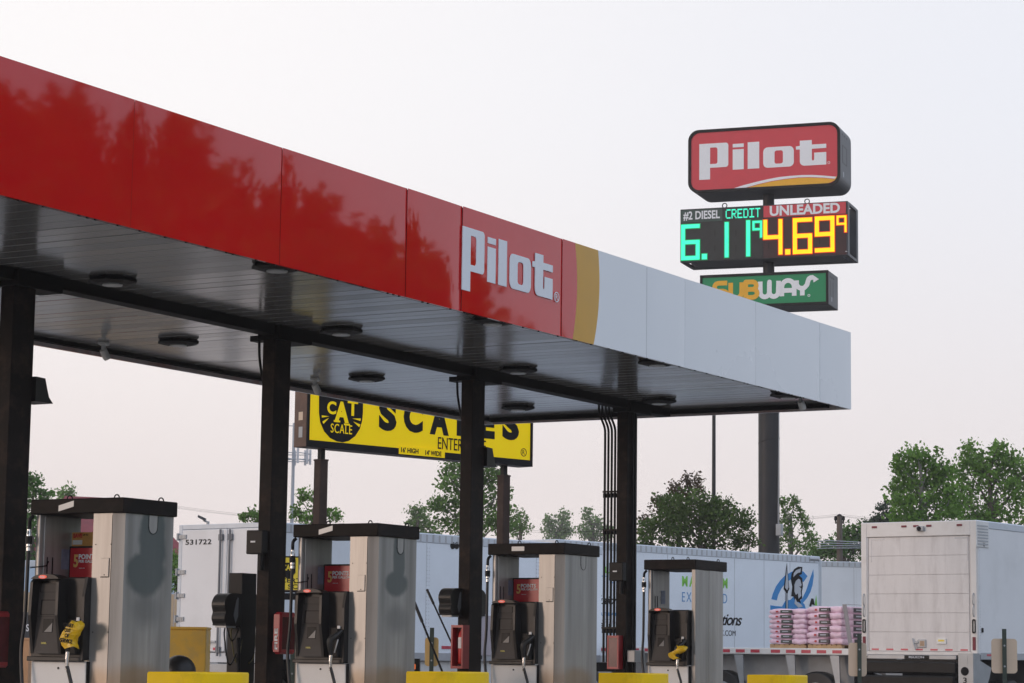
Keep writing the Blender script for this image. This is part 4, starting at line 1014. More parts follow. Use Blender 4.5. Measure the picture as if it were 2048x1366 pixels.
# shield
sh = [zc2(*q) for q in [(296, 150), (296, 250), (305, 320), (335, 390), (380, 440), (430, 465), (475, 473), (520, 462), (570, 425), (605, 370), (622, 310), (628, 250), (630, 150)]]
top = sh[0][1]+.35; sh = [(sh[0][0], top)] + sh + [(sh[-1][0], top)]
mid_ = (sh[0][0]+sh[-1][0])/2
sh += [(sh[-1][0]-.05, top+.2), (sh[-1][0]-.18, top+.05), (sh[0][0]+.18, top+.05), (sh[0][0]+.05, top+.2)]
shd = link('shield', place(shape_geo([sh], .006), (0, -.0185, 0), FR), 'ink', face)
def ct_(s_, A, B, m, par=face, bold=.02, y=-.026, sp=1.0, hgt=None):
    a = zc2(*A); b = zc2(*B); text('lettering', s_, m, par, (0, y, 0), FR, (a[0], a[1], b[0], a[1]+(hgt or b[1]-a[1])), bold, .005, sp)
ct_('C', (355, 256), (425, 165), 'cat_yellow', shd, .03); ct_('A', (410, 318), (522, 170), 'cat_yellow', shd, .05); ct_('T', (510, 268), (590, 160), 'cat_yellow', shd, .03)
mb = MB(); a = zc2(420, 318); b = zc2(525, 318)
mb.box(a[0]-.04, a[0]+.10, -.028, -.0248, a[1]-.0, a[1]+.03); mb.box(b[0]-.12, b[0]+.01, -.028, -.0248, a[1]-.0-.04, a[1]-.01); link('lettering', mb, 'cat_yellow', shd)
ct_('SCALE', (382, 398), (545, 345), 'cat_yellow', shd, .0, sp=1.12)
mb = MB()
for tri in ([(315, 268), (372, 276), (316, 285)], [(320, 315), (370, 287), (328, 333)], [(610, 292), (548, 292), (608, 310)], [(598, 357), (554, 315), (608, 338)]):
    P = [zc2(*q) for q in tri]; mb = MB(); mb.add([(x, -.028, z) for x, z in P]+[(x, -.0248, z) for x, z in P], [(0, 1, 2), (5, 4, 3), (0, 3, 4, 1), (1, 4, 5, 2), (2, 5, 3, 0)]); link('whisker', mb, 'cat_yellow', shd)
hh = (zc2(748, 225)[1]-zc2(815, 380)[1])*1.62
for ch_, x0_, x1_, yb in (('S', 748, 882, 380), ('C', 936, 1082, 392), ('A', 1135, 1280, 410), ('L', 1340, 1440, 422), ('E', 1510, 1628, 438), ('S', 1685, 1812, 450)):
    a = zc2(x0_, yb); b = zc2(x1_, yb); text('lettering', ch_, 'ink', face, (0, -.0185, 0), FR, (a[0], a[1], b[0], a[1]+hh), .06, .005)
ct_('ENTER', (1195, 522), (1384, 465), 'ink', face, .0, hgt=.21); ct_('HERE', (1410, 535), (1560, 480), 'ink', face, .0, hgt=.21)
a = zc2(900, 575, -.03); b = zc2(1248, 530, -.03); pt = link('height_plate', MB().box(a[0], b[0], -.04, -.0305, z0+.015, z0+.16), 'cat_yellow', face)
a = zc2(918, 572, -.041); b = zc2(1050, 540, -.041); text('lettering', "16' HIGH", 'ink', pt, (0, -.0405, 0), FR, (a[0], z0+.045, b[0], z0+.135), .03, .003)
a = zc2(1102, 572, -.041); b = zc2(1225, 540, -.041); text('lettering', "14' WIDE", 'ink', pt, (0, -.0405, 0), FR, (a[0], z0+.035, b[0], z0+.125), .03, .003)
q = zc2(1848, 549); link('registered_mark', place(shape_geo([oval(q[0], q[1], .075, .075), oval(q[0], q[1], .062, .062)], .004), (0, -.0195, 0), FR, None, place(text_geo('R', 0.0), (q[0], -.0195, q[1]), FR, (-.03, -.04, .03, .04))), 'ink', face)
for px in (642, 1008):
    a = onC(px, 960, .16)
    mb = MB(); mb.box(a.x-.088, a.x+.088, .08, .255, 0, z0-.19, .012); mb.box(a.x-.093, a.x+.093, .075, .26, z0-.205, z0-.175, .005)
    pst = link('post', mb, 'post_brown', cs)
    link('neck', MB().box(a.x-.045, a.x+.045, .12, .21, z0-.175, z0), 'black', pst)
    mb = MB()
    for k in range(14): mb.disc((a.x-.089, .11 + .11*(k % 2), 1.0+k*.25), .011, 'x', .01, 6)
    link('bolt', mb, 'post_brown', pst)

# small yellow scale sign on a post, seen past the second column
p = atD(598, 1150, 40); t = thing('scale_notice', 'small yellow certified scale sign partly hidden behind the second column', 'sign', (p.x, p.y, 0), YAW-R_(80))
w_ = .38; zt_ = EYE+(1308-1114)/FPX*40; zb2 = EYE+(1308-1186)/FPX*40
bd = link('sign_plate', MB().box(-w_, w_, 0, .03, zb2, zt_, .004), 'ink', t); fc = link('sign_face', MB().box(-w_+.02, w_-.02, -.006, -.001, zb2+.03, zt_-.025), 'cert_yellow', t)
link('shield', place(shape_geo([[(-.30, .50), (-.24, .46), (-.14, .46), (-.06, .52), (-.06, .30), (-.12, .22), (-.18, .19), (-.25, .23), (-.30, .32)]], .003), (0.0, -.0065, zb2+.03), FR), 'ink', fc)
text('lettering', 'CAT', 'cert_yellow', fc, (0, -.012, zb2), FR, (-.28, .36, -.09, .46), .03, .002)
text('lettering', 'CERTIFIED', 'ink', fc, (0, -.0065, zb2), FR, (-.30, .16, .34, .235), .02, .002); text('lettering', 'SCALES', 'ink', fc, (0, -.0065, zb2), FR, (-.18, .06, .30, .135), .02, .002)
text('lettering', 'GUARANTEED', M['orange_ink'] if 'orange_ink' in M else 'ad_gold', fc, (0, -.0065, zb2), FR, (.0, .44, .34, .52), .02, .002)
link('bottom_strip', MB().box(-w_+.02, w_-.02, -.008, -.0065, zb2+.03, zb2+.045), 'brown', fc)
link('post', MB().box(-.05, .05, .031, .12, 0, zt_-.05, .005), 'black', t)
link('lower_plate', MB().box(-w_, w_, .0, .03, zb2-.12, zb2-.01, .003), 'ink', t)

# ------------------------------------------------------------------ trailers and trucks (local x = length, -y side faces us, rear at x=0)
def wheel(par, x, y, r=.5, w_=.28):
    ty = link('tyre', MB().tube([(x, y-w_/2, r), (x, y-w_/2+.03, r), (x, y+w_/2-.03, r), (x, y+w_/2, r)], [r*.93, r, r, r*.93], 28), 'rubber', par)
    mb = MB(); mb.tube([(x, y-w_/2-.004, r), (x, y-w_/2+.05, r)], [r*.56, r*.50], 24); mb.tube([(x, y-w_/2-.05, r), (x, y-w_/2, r)], [.09, .12], 12)
    link('rim', mb, 'galv', ty)
def trailer(name, label, p, rz, L, W=2.6, zf=1.18, zt=4.02, skin='truck_blue', rivets=(), rear=False, cat='trailer', group='parked box trailers', wheels=(1.2, 2.5)):
    t = thing(name, label, cat, (p.x, p.y, 0), rz, group)
    mb = MB(); mb.box(0.02, L, 0, W, zf+.1, zt-.12, .02); link('box_body', mb, skin, t)
    mb = MB(); mb.box(0, L+.01, -.012, W+.012, zt-.2, zt, .02); link('top_rail', mb, 'rail_pale', t)
    mb = MB(); mb.box(0.1, L-.05, -.014, W+.014, zf-.02, zf+.14, .008); br = link('bottom_rail', mb, 'grey_rail', t)
    mb = MB(); x = .6
    while x < L-.5:
        for k in (0, .07): mb.box(x+k, x+k+.025, -.018, -.0145, zf+.02, zf+.10)
        x += .78
    link('rail_slot', mb, 'dark_frame', br)
    mb = MB(); x = .3
    while x < L-.3: mb.box(x, x+.05, -.016, -.0125, zt-.17, zt-.03); x += .2
    link('rail_post', mb, 'grey_rail', t)
    mb = MB()
    for x in rivets:
        for k in (0, .07):
            z = zf+.2
            while z < zt-.25: mb.box(x+k, x+k+.014, -.006, .001, z, z+.014); z += .075
        mb.box(x-.02, x-.012, -.002, .001, zf+.16, zt-.2)
    if rivets: link('rivet', mb, 'grey_rail', t)
    mb = MB(); mb.box(.6, L-.3, .5, W-.5, zf-.25, zf-.03); link('chassis', mb, 'dark_frame', t)
    for x in wheels:
        for y in (.20, W-.20): wheel(t, x, y)
    if not rear: link('landing_gear', MB().box(L-2.2, L-2.05, .3, .42, .05, zf-.02).box(L-2.2, L-2.05, W-.42, W-.3, .05, zf-.02), 'galv', t)
    return t
M['rail_pale'] = mat('pale aluminium rail', (0.55, 0.60, 0.66), 0.4, metal=0.2, var=0.06)
rzT = R_(-8.0)
pA = atD(554, 1200, 45.2); pA.z = 0
A = trailer('box_trailer', 'white box trailer with closed rear doors numbered 531722', pA, rzT, 10.4, rivets=(.9, 2.1, 4.35, 5.45, 6.6, 8.0, 9.2), rear=True, zt=3.71)
def onT(t, px, py, y=0.0, x=None):
    Mi = (Matrix.Translation(t.location) @ Matrix.Rotation(t.rotation_euler.z, 4, 'Z')).inverted()
    q = Mi @ atD(px, py, 10); o = Mi @ Vector((0, 0, EYE)); d = q-o
    k = (y-o.y)/d.y if x is None else (x-o.x)/d.x
    return o + d*k
# rear frame and doors (rear plane x=0; door left edge at greater y)
W = 2.6
mb = MB(); mb.box(-.05, .05, -.01, .09, 1.15, 3.71, .008); mb.box(-.05, .05, W-.09, W+.01, 1.15, 3.71, .008); mb.box(-.05, .05, .09, W-.09, 3.62, 3.71, .006); mb.box(-.05, .05, .09, W-.09, 1.08, 1.26, .006)
rf = link('rear_frame', mb, 'rail_pale', A)
for k in (0, 1):
    y0 = .095 if k == 0 else W/2+.005
    dr_ = link('door', MB().box(-.06, .02, y0, y0+W/2-.10, 1.28, 3.61, .012), 'truck_white', A)
    for z in (3.48, 2.80, 2.35, 1.90, 1.45):
        yy = .02 if k == 0 else W-.02; s_ = 1 if k == 0 else -1; mb = MB()
        mb.box(-.085, -.061, yy, yy+s_*.20, z-.04, z+.04, .004); mb.tube([(-.085, yy-s_*.02, z-.07), (-.085, yy-s_*.02, z+.07)], .025, 8)
        for b_ in (.08, .15): mb.disc((-.087, yy+s_*b_, z+.015), .010, 'x', .008, 6); mb.disc((-.087, yy+s_*b_, z-.015), .010, 'x', .008, 6)
        link('hinge', mb, 'galv', dr_)
    mb = MB()
    for yy in ((W/2-.125,) if k == 0 else (W/2+.125,)):
        mb.tube([(-.105, yy, 1.20), (-.105, yy, 3.60)], .022, 8)
        for z in (1.32, 2.2, 3.45): mb.box(-.11, -.06, yy-.055, yy+.055, z-.06, z+.06, .006)
    link('lock_rod', mb, M['rod'], dr_)
    if k: link('seal_strip', MB().box(-.075, -.061, W/2-.03, W/2+.03, 1.29, 3.6, .005), 'rail_pale', dr_)
    link('handle', MB().box(-.13, -.10, W/2-.48 if not k else W/2+.16, W/2-.16 if not k else W/2+.48, 1.45, 1.49, .005), 'galv', dr_)
    mb = MB()
    for y in (np.arange(.1, 1.2, .38) if k == 0 else np.arange(1.4, 2.4, .38)): mb.box(-.064, -.0605, y, y+.18, 1.31, 1.36)
    link('reflective_tape', mb, 'tape_red', dr_)
    a = onT(A, 371, 1090, x=-.062); b = onT(A, 423, 1078, x=-.062)
    if k == 1: text('lettering', '531722', 'ink', dr_, (-.0615, 0, 0), NX, (-a.y, a.z, -b.y, b.z), .02, .003, 1.1)
mb = MB(); mb.box(-.10, .0, .15, W-.15, .88, 1.06, .01); link('bumper', mb, 'galv', A)
mb = MB(); mb.box(-.08, .0, .35, .50, .45, .9); mb.box(-.08, .0, W-.5, W-.35, .45, .9); mb.box(-.10, .02, .2, W-.2, .45, .55); link('underride_guard', mb, 'galv', A)
for y in (.2, W-.2): link('tail_light', MB().disc((-.105, y, 1.0), .055, 'x', .03, 14), 'tape_red', A)
# side details
mb = MB()
for px in (905, 913): q = onT(A, px, 1091); mb.tube([(q.x, -.012, q.z), (q.x, .0, q.z)], .075, 14)
link('vent', mb, 'dark_frame', A)
mb = MB()
for px in (893, 972): q = onT(A, px, 1295); mb.box(q.x-.16, q.x+.16, -.008, -.0005, q.z-.03, q.z+.03)
link('reflective_tape', mb, 'tape_red', A)
link('side_skirt', MB().box(2.6, 9.9, .10, .14, .35, 1.15, .01), 'white', A)
q = onT(A, 968, 1272); link('document_holder', MB().box(q.x-.12, q.x+.22, -.03, -.001, q.z-.40, q.z+.42, .006), M['lilac_grey'], A)
# second trailer with the emblem
pBe = atD(1640, 1200, 65); pB0 = atD(1195, 1200, 58.4); d = pBe-pB0; d.z = 0; d.normalize(); rzB = math.atan2(d.y, d.x); LB = 10.6
pB = pBe - d*LB; pB.z = 0
B = trailer('freight_trailer', 'pale box trailer with green and blue lettering and a helmeted warrior emblem', pB, rzB, LB, rivets=(), zt=4.05, wheels=(1.4, 2.7), cat='trailer')
link('corner_post', MB().tube([(LB+.0, .03, 1.2), (LB+.0, .03, 3.95)], .07, 10), 'rail_pale', B)
link('nose_cap', MB().tube([(LB-.5, -.005, 3.97), (LB-.1, -.005, 3.97), (LB, .05, 3.9), (LB+.03, .06, 3.6)], .05, 8), 'grey_rail', B)
mb = MB()
for px in (1335, 1469, 1528, 1580): q = onT(B, px, 1200); mb.box(q.x-.006, q.x+.006, -.003, .001, 1.35, 3.85)
link('panel_seam', mb, 'grey_rail', B)
FB = FR
def bt(s_, m, x0_, x1_, yt, yb, bold=.01, sp=1.0, shear=0.0, rot=0.0):
    a = onT(B, x0_, yb); b = onT(B, x1_, yb); c_ = onT(B, (x0_+x1_)/2, yt); d_ = onT(B, (x0_+x1_)/2, yb)
    text('lettering', s_, m, B, (0, -.001, 0), FB, (a.x, d_.z, b.x, c_.z), bold, .004, sp, shear, rot)
bt('MAXIMUM', 'light_green', 1364, 1455, 1154, 1175, .035, 1.45)
bt('EXPEDITED', 'letter_blue', 1364, 1454, 1186, 1205, -.004, 1.35)
bt('one Solutions', 'ink', 1372, 1484, 1226, 1250, .012, .85, .35)
bt('AFREIGHTINC.COM', 'ink', 1386, 1471, 1260, 1271, .0, 1.0)
bt('MAXIMUM', 'light_green', 1105, 1246, 1131, 1145, .03, 1.5)
bt('EXPEDITED', 'letter_blue', 1110, 1246, 1150, 1164, -.004, 1.4)
bt('One Solutions', 'ink', 1142, 1244, 1190, 1208, .012, .85, .35)
bt('JOIN OUR TEAM', 'letter_blue', 1150, 1238, 1224, 1233, .02)
bt('LEASE PROGRAM', M['emblem_grey'], 1150, 1250, 1237, 1245, .0)
bt('903 18', 'ink', 1188, 1223, 1246, 1257, .02)
bt('AFREIGHTINC', 'letter_blue', 1172, 1226, 1260, 1268, .0)
# emblem: blue ring, spear, helmeted head
def be(loops, m, name, k):
    L_ = [[(lambda q: (q.x, q.z))(onT(B, 1400+zx*400/1173, 900+zy*400/1173)) for zx, zy in lp] for lp in loops]
    return link(name, place(shape_geo(L_, .003), (0, -.001-.0032*k, 0), FB), m, EM)
EM = link('emblem', place(shape_geo([[(lambda q: (q.x, q.z))(onT(B, 1400+zx*400/1173, 900+zy*400/1173)) for zx, zy in [(418, 875), (428, 840), (445, 800), (470, 765), (500, 735), (535, 715), (570, 706), (605, 712), (630, 740), (606, 775), (585, 758), (560, 752), (530, 760), (500, 780), (475, 815), (458, 850), (450, 882)]]], .003), (0, -.001, 0), FB), 'emblem_blue', B)
be([[(664, 700), (667, 740), (660, 790), (648, 830), (628, 868), (600, 900), (560, 915), (600, 870), (622, 825), (640, 770)]], 'emblem_blue', 'ring', 0)
be([[(412, 910), (440, 915), (480, 918), (482, 935), (440, 940), (412, 936)]], 'emblem_blue', 'ring', 0)
be([[(480, 940), (482, 915), (500, 885), (530, 878), (548, 860), (590, 885), (612, 905), (622, 940)]], 'emblem_blue', 'cloak', 1)
be([[(508, 662), (522, 815), (514, 832), (516, 940), (500, 940), (502, 832), (490, 815)]], 'ink', 'spear', 2)
be([[(508, 690), (517, 805), (509, 822), (497, 808)]], 'emblem_grey', 'spear_blade', 3); be([[(505, 840), (512, 840), (512, 938), (505, 938)]], 'emblem_grey', 'spear_shaft', 3)
be([[(532, 760), (536, 725), (552, 698), (575, 684), (599, 686), (596, 728), (580, 735), (598, 752), (602, 800), (596, 830), (598, 870), (585, 880), (590, 900), (576, 890), (560, 900), (548, 860), (534, 856), (540, 800)]], 'ink', 'helmet', 2)
be([[(545, 745), (548, 722), (562, 705), (590, 694), (586, 718), (570, 722), (556, 735)]], 'emblem_grey', 'plume', 3)
be([[(552, 790), (560, 768), (575, 755), (585, 760), (594, 790), (590, 800), (578, 800), (592, 812), (588, 830), (592, 855), (576, 872), (572, 840), (560, 850), (552, 830)]], 'emblem_grey', 'helmet_face', 3)
be([[(566, 890), (556, 870), (552, 900), (575, 925), (600, 918), (590, 905)]], 'emblem_grey', 'neck', 3)
be([[(640, 915), (652, 870), (664, 872), (672, 910), (655, 905), (650, 918)]], 'ink', 'shield_edge', 2); be([[(672, 912), (680, 850), (686, 912)]], 'light_green', 'leaf_mark', 2)
# plain white trailer behind
pC = atD(1600, 1200, 82); pC.z = 0
Cc = trailer('plain_trailer', 'plain white trailer between the emblem trailer and the box truck', pC, YAW-R_(82), 9.0, skin='truck_blue', zt=EYE+(1319-1121)/FPX*82, rivets=(1.9, 3.2, 4.6))
# flatbed in front: its long side faces us, running away to the left
rzF = YAW - R_(128); LF = 6.6
pFe = atD(1716, 1300, 49.5); fd = Vector((math.cos(rzF), math.sin(rzF), 0)); pF = pFe - fd*LF; pF.z = 0
F_ = thing('flatbed_trailer', 'low flatbed trailer with red and white tape along its edge', 'flatbed', (pF.x, pF.y, 0), rzF)
zd = onT(F_, 1560, 1296).z; zl = onT(F_, 1560, 1309).z
link('deck', MB().box(0, LF, 0, 2.5, zl, zd, .012), 'white', F_)
x = .06; k = 0
while x < LF-.3:
    link('reflective_tape', MB().box(x, x+.22, -.006, -.0005, zl+.035, zd-.035), 'tape_red', F_); x += .37 if k % 5 else .50; k += 1
link('chassis', MB().box(.3, LF, .9, 1.6, zl-.3, zl-.001), M['grey_dark'], F_)
link('cross_panel', MB().box(.4, LF-.3, .35, .40, zl-.60, zl-.002), M['panel_grey'], F_)
for px in (1440, 1628): q = onT(F_, px, 1340); wheel(F_, q.x, .2, .52); wheel(F_, q.x, 2.3, .52)
for px in (1480, 1583, 1672):
    q = onT(F_, px, 1330); link('mudflap', MB().prism([(q.x-.16, zl-.01), (q.x+.06, zl-.01), (q.x+.09, .55), (q.x+.02, .55), (q.x-.05, .90)], 'y', .02, .05), 'galv', F_)
rg = random.Random(11)
Mw = Matrix.Translation(F_.location) @ Matrix.Rotation(rzF, 4, 'Z')
def bag_mesh(xa_, xb_, ya_, yb_, z, lh):
    nn, ns = 10, 18; V = []; Fs = []; ph = rg.uniform(0, 6)
    for i in range(nn):
        u = i/(nn-1); sc = 1-abs(2*u-1)**6*.35; X_ = xa_+(xb_-xa_)*u
        for k in range(ns):
            an = 2*math.pi*k/ns; ca, sa = math.cos(an), math.sin(an)
            Y_ = (ya_+yb_)/2 + (yb_-ya_)/2*math.copysign(abs(ca)**.30, ca)*(.985+.015*sc) + .007*math.sin(7*u+ph+3*sa)
            Z_ = z + lh/2 + (lh/2+.009)*math.copysign(abs(sa)**.24, sa)*sc + .006*math.sin(9*u+ph*2)
            V.append((X_, Y_, Z_))
    for i in range(nn-1):
        for k in range(ns): k2 = (k+1) % ns; Fs.append((i*ns+k, (i+1)*ns+k, (i+1)*ns+k2, i*ns+k2))
    Fs += [tuple(range(ns)), tuple(range((nn-1)*ns, nn*ns))[::-1]]
    return MB().add(V, Fs, True)
def pallet(px0, px1, ytop, label, layers, labm, y0=.15, depth=1.15, cen=.45):
    a = onT(F_, px0, 1290, y0); b = onT(F_, px1, 1290, y0); h = onT(F_, (px0+px1)/2, ytop, y0).z - zd; wd = b.x-a.x
    t = thing('bag_pallet', label, 'pallet', Mw @ Vector((a.x, y0, zd)), rzF, 'pallets of bags on the flatbed')
    mb = MB()
    for k in range(3): mb.box(0, wd, depth*k/2*.9, depth*k/2*.9+.1, 0, .06)
    for k in range(7): mb.box(wd*k/7, wd*k/7+wd/7-.03, 0, depth, .061, .082)
    link('pallet_base', mb, 'wood', t)
    lh = (h-.085)/layers
    for r in range(layers):
        z = .084+r*lh; sp_ = wd*(.64 if r % 2 else .60)+rg.uniform(-.01, .01)
        for (x0_, x1_, lab) in ((rg.uniform(-.03, .0), sp_, True), (sp_, wd+rg.uniform(-.01, .03), False)):
            ya_ = rg.uniform(-.025, .015); bg_ = link('bag', bag_mesh(x0_+.003, x1_-.003, ya_, depth, z, lh), 'pink', t)
            if lab:
                c_ = wd*cen+rg.uniform(-.02, .02); ww = wd*.155
                link('bag_label', MB().box(c_-ww, c_+ww, ya_-.018, ya_+.03, z+lh*.22, z+lh*.80, .006), labm, bg_)
                link('bag_print', MB().box(c_-ww*.6, c_+ww*.5, ya_-.0195, ya_-.0182, z+lh*.42, z+lh*.60), 'emblem_grey', bg_)
                link('bag_mark', MB().box(c_-ww*1.8, c_-ww*1.45, ya_-.016, ya_+.03, z+lh*.35, z+lh*.65), 'ad_red', bg_)
            else:
                link('bag_label', MB().box(x1_-.03, x1_+.008, depth*.42, depth*.82, z+lh*.15, z+lh*.85, .006), labm, bg_)
                link('bag_print', MB().box(x1_+.0082, x1_+.0095, depth*.5, depth*.75, z+lh*.4, z+lh*.62), 'emblem_grey', bg_)
pallet(1540, 1611, 1218, 'pallet stacked with pale pink bags with dark green labels, left one on the flatbed', 7, 'label_green', cen=.47)
pallet(1616, 1684, 1213, 'pallet stacked with pink bags with black labels under a grey strap, beside the box truck', 6, 'label_dark', cen=.50)
q0_ = onT(F_, 1689, 1212, .15)
P = [Vector((q0_.x+.03, 1.45, q0_.z+.03)), Vector((q0_.x+.03, .10, q0_.z+.03)), Vector((q0_.x+.10, .06, q0_.z-.25)), Vector((q0_.x+.26, -.03, zd-.02))]
P = [Mw @ p_ for p_ in P]; mb = MB(); sdv = fd*.05; nv = Vector((-fd.y, fd.x, 0))*-.006
for k in range(3):
    a, b = P[k], P[k+1]; V = [a-sdv, a+sdv, b+sdv, b-sdv]; V += [v+nv+Vector((0, 0, .004)) for v in V]
    mb.add(V, [(0, 1, 2, 3), (7, 6, 5, 4), (0, 4, 5, 1), (1, 5, 6, 2), (2, 6, 7, 3), (3, 7, 4, 0)])
tag(link('cargo_strap', mb, 'strap'), 'grey webbing strap slanting down the corner of the bag pallet beside the box truck', 'strap')

# box truck on the right
pT = atD(1955, 1200, 47.6); pT.z = 0
T = thing('box_truck', 'white box truck with a worn roll up rear door at the right edge', 'truck', (pT.x, pT.y, 0), R_(-7.6))
W = 2.58
zt_ = onT(T, 1830, 1043, x=0).z
link('box_body', MB().box(.06, 8.2, 0, W, 1.40, zt_-.1, .02), 'truck_white', T)
link('top_rail', MB().box(.0, 8.22, -.012, W+.012, zt_-.16, zt_, .02), 'rail_pale', T)
yL = onT(T, 1739, 1200, x=0).y; yR = onT(T, 1936, 1200, x=0).y+.0
mb = MB(); fr_ = .13
mb.box(-.03, .06, 0, fr_, 1.36, zt_-.005, .01); mb.box(-.03, .06, W-fr_, W, 1.36, zt_-.005, .01); mb.box(-.03, .06, fr_, W-fr_, zt_-.30, zt_-.005, .01); mb.box(-.03, .06, fr_, W-fr_, 1.40, 1.465, .006)
rf = link('rear_frame', mb, M['frame_white'], T)
dz0, dz1 = 1.47, zt_-.305; n = 6
drm = link('roll_door', MB().box(.02, .055, fr_+.01, W-fr_-.01, dz0, dz1), 'truck_door', T)
for k in range(n):
    z0 = dz0+(dz1-dz0)*k/n; link('door_section', MB().box(-.004, .019, fr_+.05, W-fr_-.03, z0+.003, z0+(dz1-dz0)/n-.002, .004), 'truck_door', drm)
link('door_seal', MB().box(-.007, -.0045, fr_+.06, fr_+.075, dz1-.5, dz1-.056).box(-.007, -.0045, fr_+.06, fr_+.35, dz1-.055, dz1-.03), 'grey_rail', drm); link('door_seal', MB().box(-.007, -.0045, W-fr_-.10, W-fr_-.085, dz1-.5, dz1-.056).box(-.007, -.0045, W-fr_-.4, W-fr_-.085, dz1-.055, dz1-.03), 'grey_rail', drm)
link('guide_rail', MB().box(-.01, .01, W-fr_-.025, W-fr_-.0, dz0, dz1), 'grey_rail', drm)
mb = MB()
for y in np.arange(.22, W-.3, .33): mb.box(-.008, -.0045, y, y+.16, dz0+.02, dz0+.05)
link('reflective_tape', mb, 'tape_red', drm)
lk = MB(); q = onT(T, 1838, 1285, x=-.01)
lk.box(-.03, -.005, q.y-.16, q.y+.03, q.z-.10, q.z+.06, .01); lk.box(-.05, -.03, q.y+.0, q.y+.12, q.z-.02, q.z+.02, .008); lk.tube([(-.04, q.y+.13, q.z+.08), (-.06, q.y+.05, q.z-.14)], .015, 6)
l_ = link('latch', lk, 'galv', drm); link('latch_plate', MB().box(-.033, -.0305, q.y-.13, q.y-.03, q.z-.07, q.z+.03), 'brick', l_)
q = onT(T, 1882, 1283, x=-.01); l_ = link('step_plate', MB().box(-.03, -.005, q.y-.12, q.y+.09, q.z-.05, q.z+.06, .006), 'white', drm); link('marking', MB().box(-.033, -.0305, q.y-.08, q.y+.05, q.z+.0, q.z+.035), 'cert_yellow', l_)
for px in (1749, 1808, 1832, 1858, 1919): q = onT(T, px, 1052, x=-.03); link('marker_light', MB().box(-.045, -.031, q.y-.06, q.y+.06, zt_-.115, zt_-.075, .006), 'maroon', rf)
q = onT(T, 1843, 1054, x=-.03); cmx = link('rear_camera', MB().box(-.10, -.031, q.y-.07, q.y+.09, zt_-.20, zt_-.10, .012), 'galv', rf); link('camera_lens', MB().disc((-.105, q.y+.02, zt_-.15), .045, 'x', .02, 14), 'ink', cmx)
for yy in (.065, W-.065):
    mb = MB(); o_ = place(shape_geo([rrect(-.035, 1.83, .035, 2.11, .03), rrect(-.018, 1.86, .018, 2.08, .015)], .02), (-.031, yy, 0), NX); link('lamp_frame', o_, 'black', rf)
    link('tail_light', MB().box(-.045, -.031, yy-.035, yy+.035, 1.50, 1.76, .012), 'maroon', rf)
    link('grab_handle', MB().tube(smooth_path([(-.035, yy, 2.16), (-.07, yy, 2.2), (-.07, yy, 2.32), (-.035, yy, 2.38), (-.07, yy, 2.42), (-.07, yy, 2.56), (-.035, yy, 2.62)], 4), .012, 6), 'galv', rf)
q = onT(T, 1967, 1070); vn = link('side_vent', MB().box(q.x-.35, q.x+.20, -.02, -.001, q.z-.25, q.z+.27, .008), 'white', T)
mb = MB()
for k in range(7): mb.box(q.x-.30, q.x+.15, -.028, -.0205, q.z-.2+k*.06, q.z-.17+k*.06)
link('louvre', mb, 'grey_rail', vn)
mb = MB(); z = 1.3
while z < zt_-.2: mb.box(.10, .112, -.006, .001, z, z+.012); z += .06
link('rivet', mb, 'grey_rail', T)
mb = MB()
for (px, py) in ((1966, 1090), (1964, 1261)): q = onT(T, px, py); mb.box(q.x-.03, q.x+.04, -.02, -.001, q.z-.04, q.z+.05, .006)
link('latch', mb, 'dark_frame', T)
link('side_rail', MB().box(.1, 8.2, -.014, W+.014, 1.32, 1.46, .008), 'grey_rail', T)
for x in np.arange(.35, 3.6, .9): link('reflective_tape', MB().box(x, x+.3, -.018, -.0145, 1.39, 1.43), 'tape_red', T)
# folded tail lift under the door
zl_ = 1.05
lf = link('tail_lift', MB().box(-.30, -.02, .33, W-.05, 1.03, 1.27, .03).box(-.12, .0, .3, W-.05, 1.27, 1.31, .004).box(-.36, -.05, .35, W-.1, .70, .99, .03), M['lift_black'], T)
link('lift_plate', MB().box(-.06, -.005, .45, W-.15, 1.315, 1.395, .006), 'galv', lf)
link('name_plate', MB().box(-.068, -.0605, W/2-.25, W/2+.3, 1.32, 1.39), 'lift_black', lf)
text('lettering', 'MAXON', 'emblem_grey', lf, (-.0685, W/2+.03, 0), NX, (-.17, 1.332, .17, 1.378), .02, .003)
mb = MB(); mb.prism([(-.34, 1.44), (-.05, 1.44), (-.04, 1.30), (.45, 1.16), (.35, .95), (.05, .55), (-.34, .55)], 'y', -.06, .26); arm = link('lift_arm', mb, 'galv', T)
for z in (1.09, .74): link('arm_hole', MB().disc((-.342, .12, z), .085, 'x', .01, 18), 'ink', arm)
text('lettering', '3', 'ink', arm, (-.3415, .12, 0), NX, (-.04, .86, .04, .97), .02, .002)
link('warning_label', MB().box(-.345, -.3405, .06, .20, 1.22, 1.38), 'galv', arm)
for x in (1.6,): 
    for y in (.25, W-.25): wheel(T, x, y, .46, .45)
wheel(T, 7.2, .2, .46); wheel(T, 7.2, W-.2, .46)
link('chassis', MB().box(.2, 9.8, .8, W-.8, .75, 1.38), 'dark_frame', T)
cabm = link('cab', MB().prism([(8.4, .55), (10.4, .55), (10.5, 1.3), (10.2, 1.6), (9.7, 2.6), (8.4, 2.7)], 'y', .15, W-.15), 'truck_white', T)
link('windshield', MB().add([(10.19, .3, 1.66), (10.19, W-.3, 1.66), (9.74, W-.3, 2.53), (9.74, .3, 2.53)], [(0, 1, 2, 3)]), 'glass_dark', cabm)
link('side_window', MB().box(8.8, 9.6, .14, .149, 1.7, 2.4), 'glass_dark', cabm)

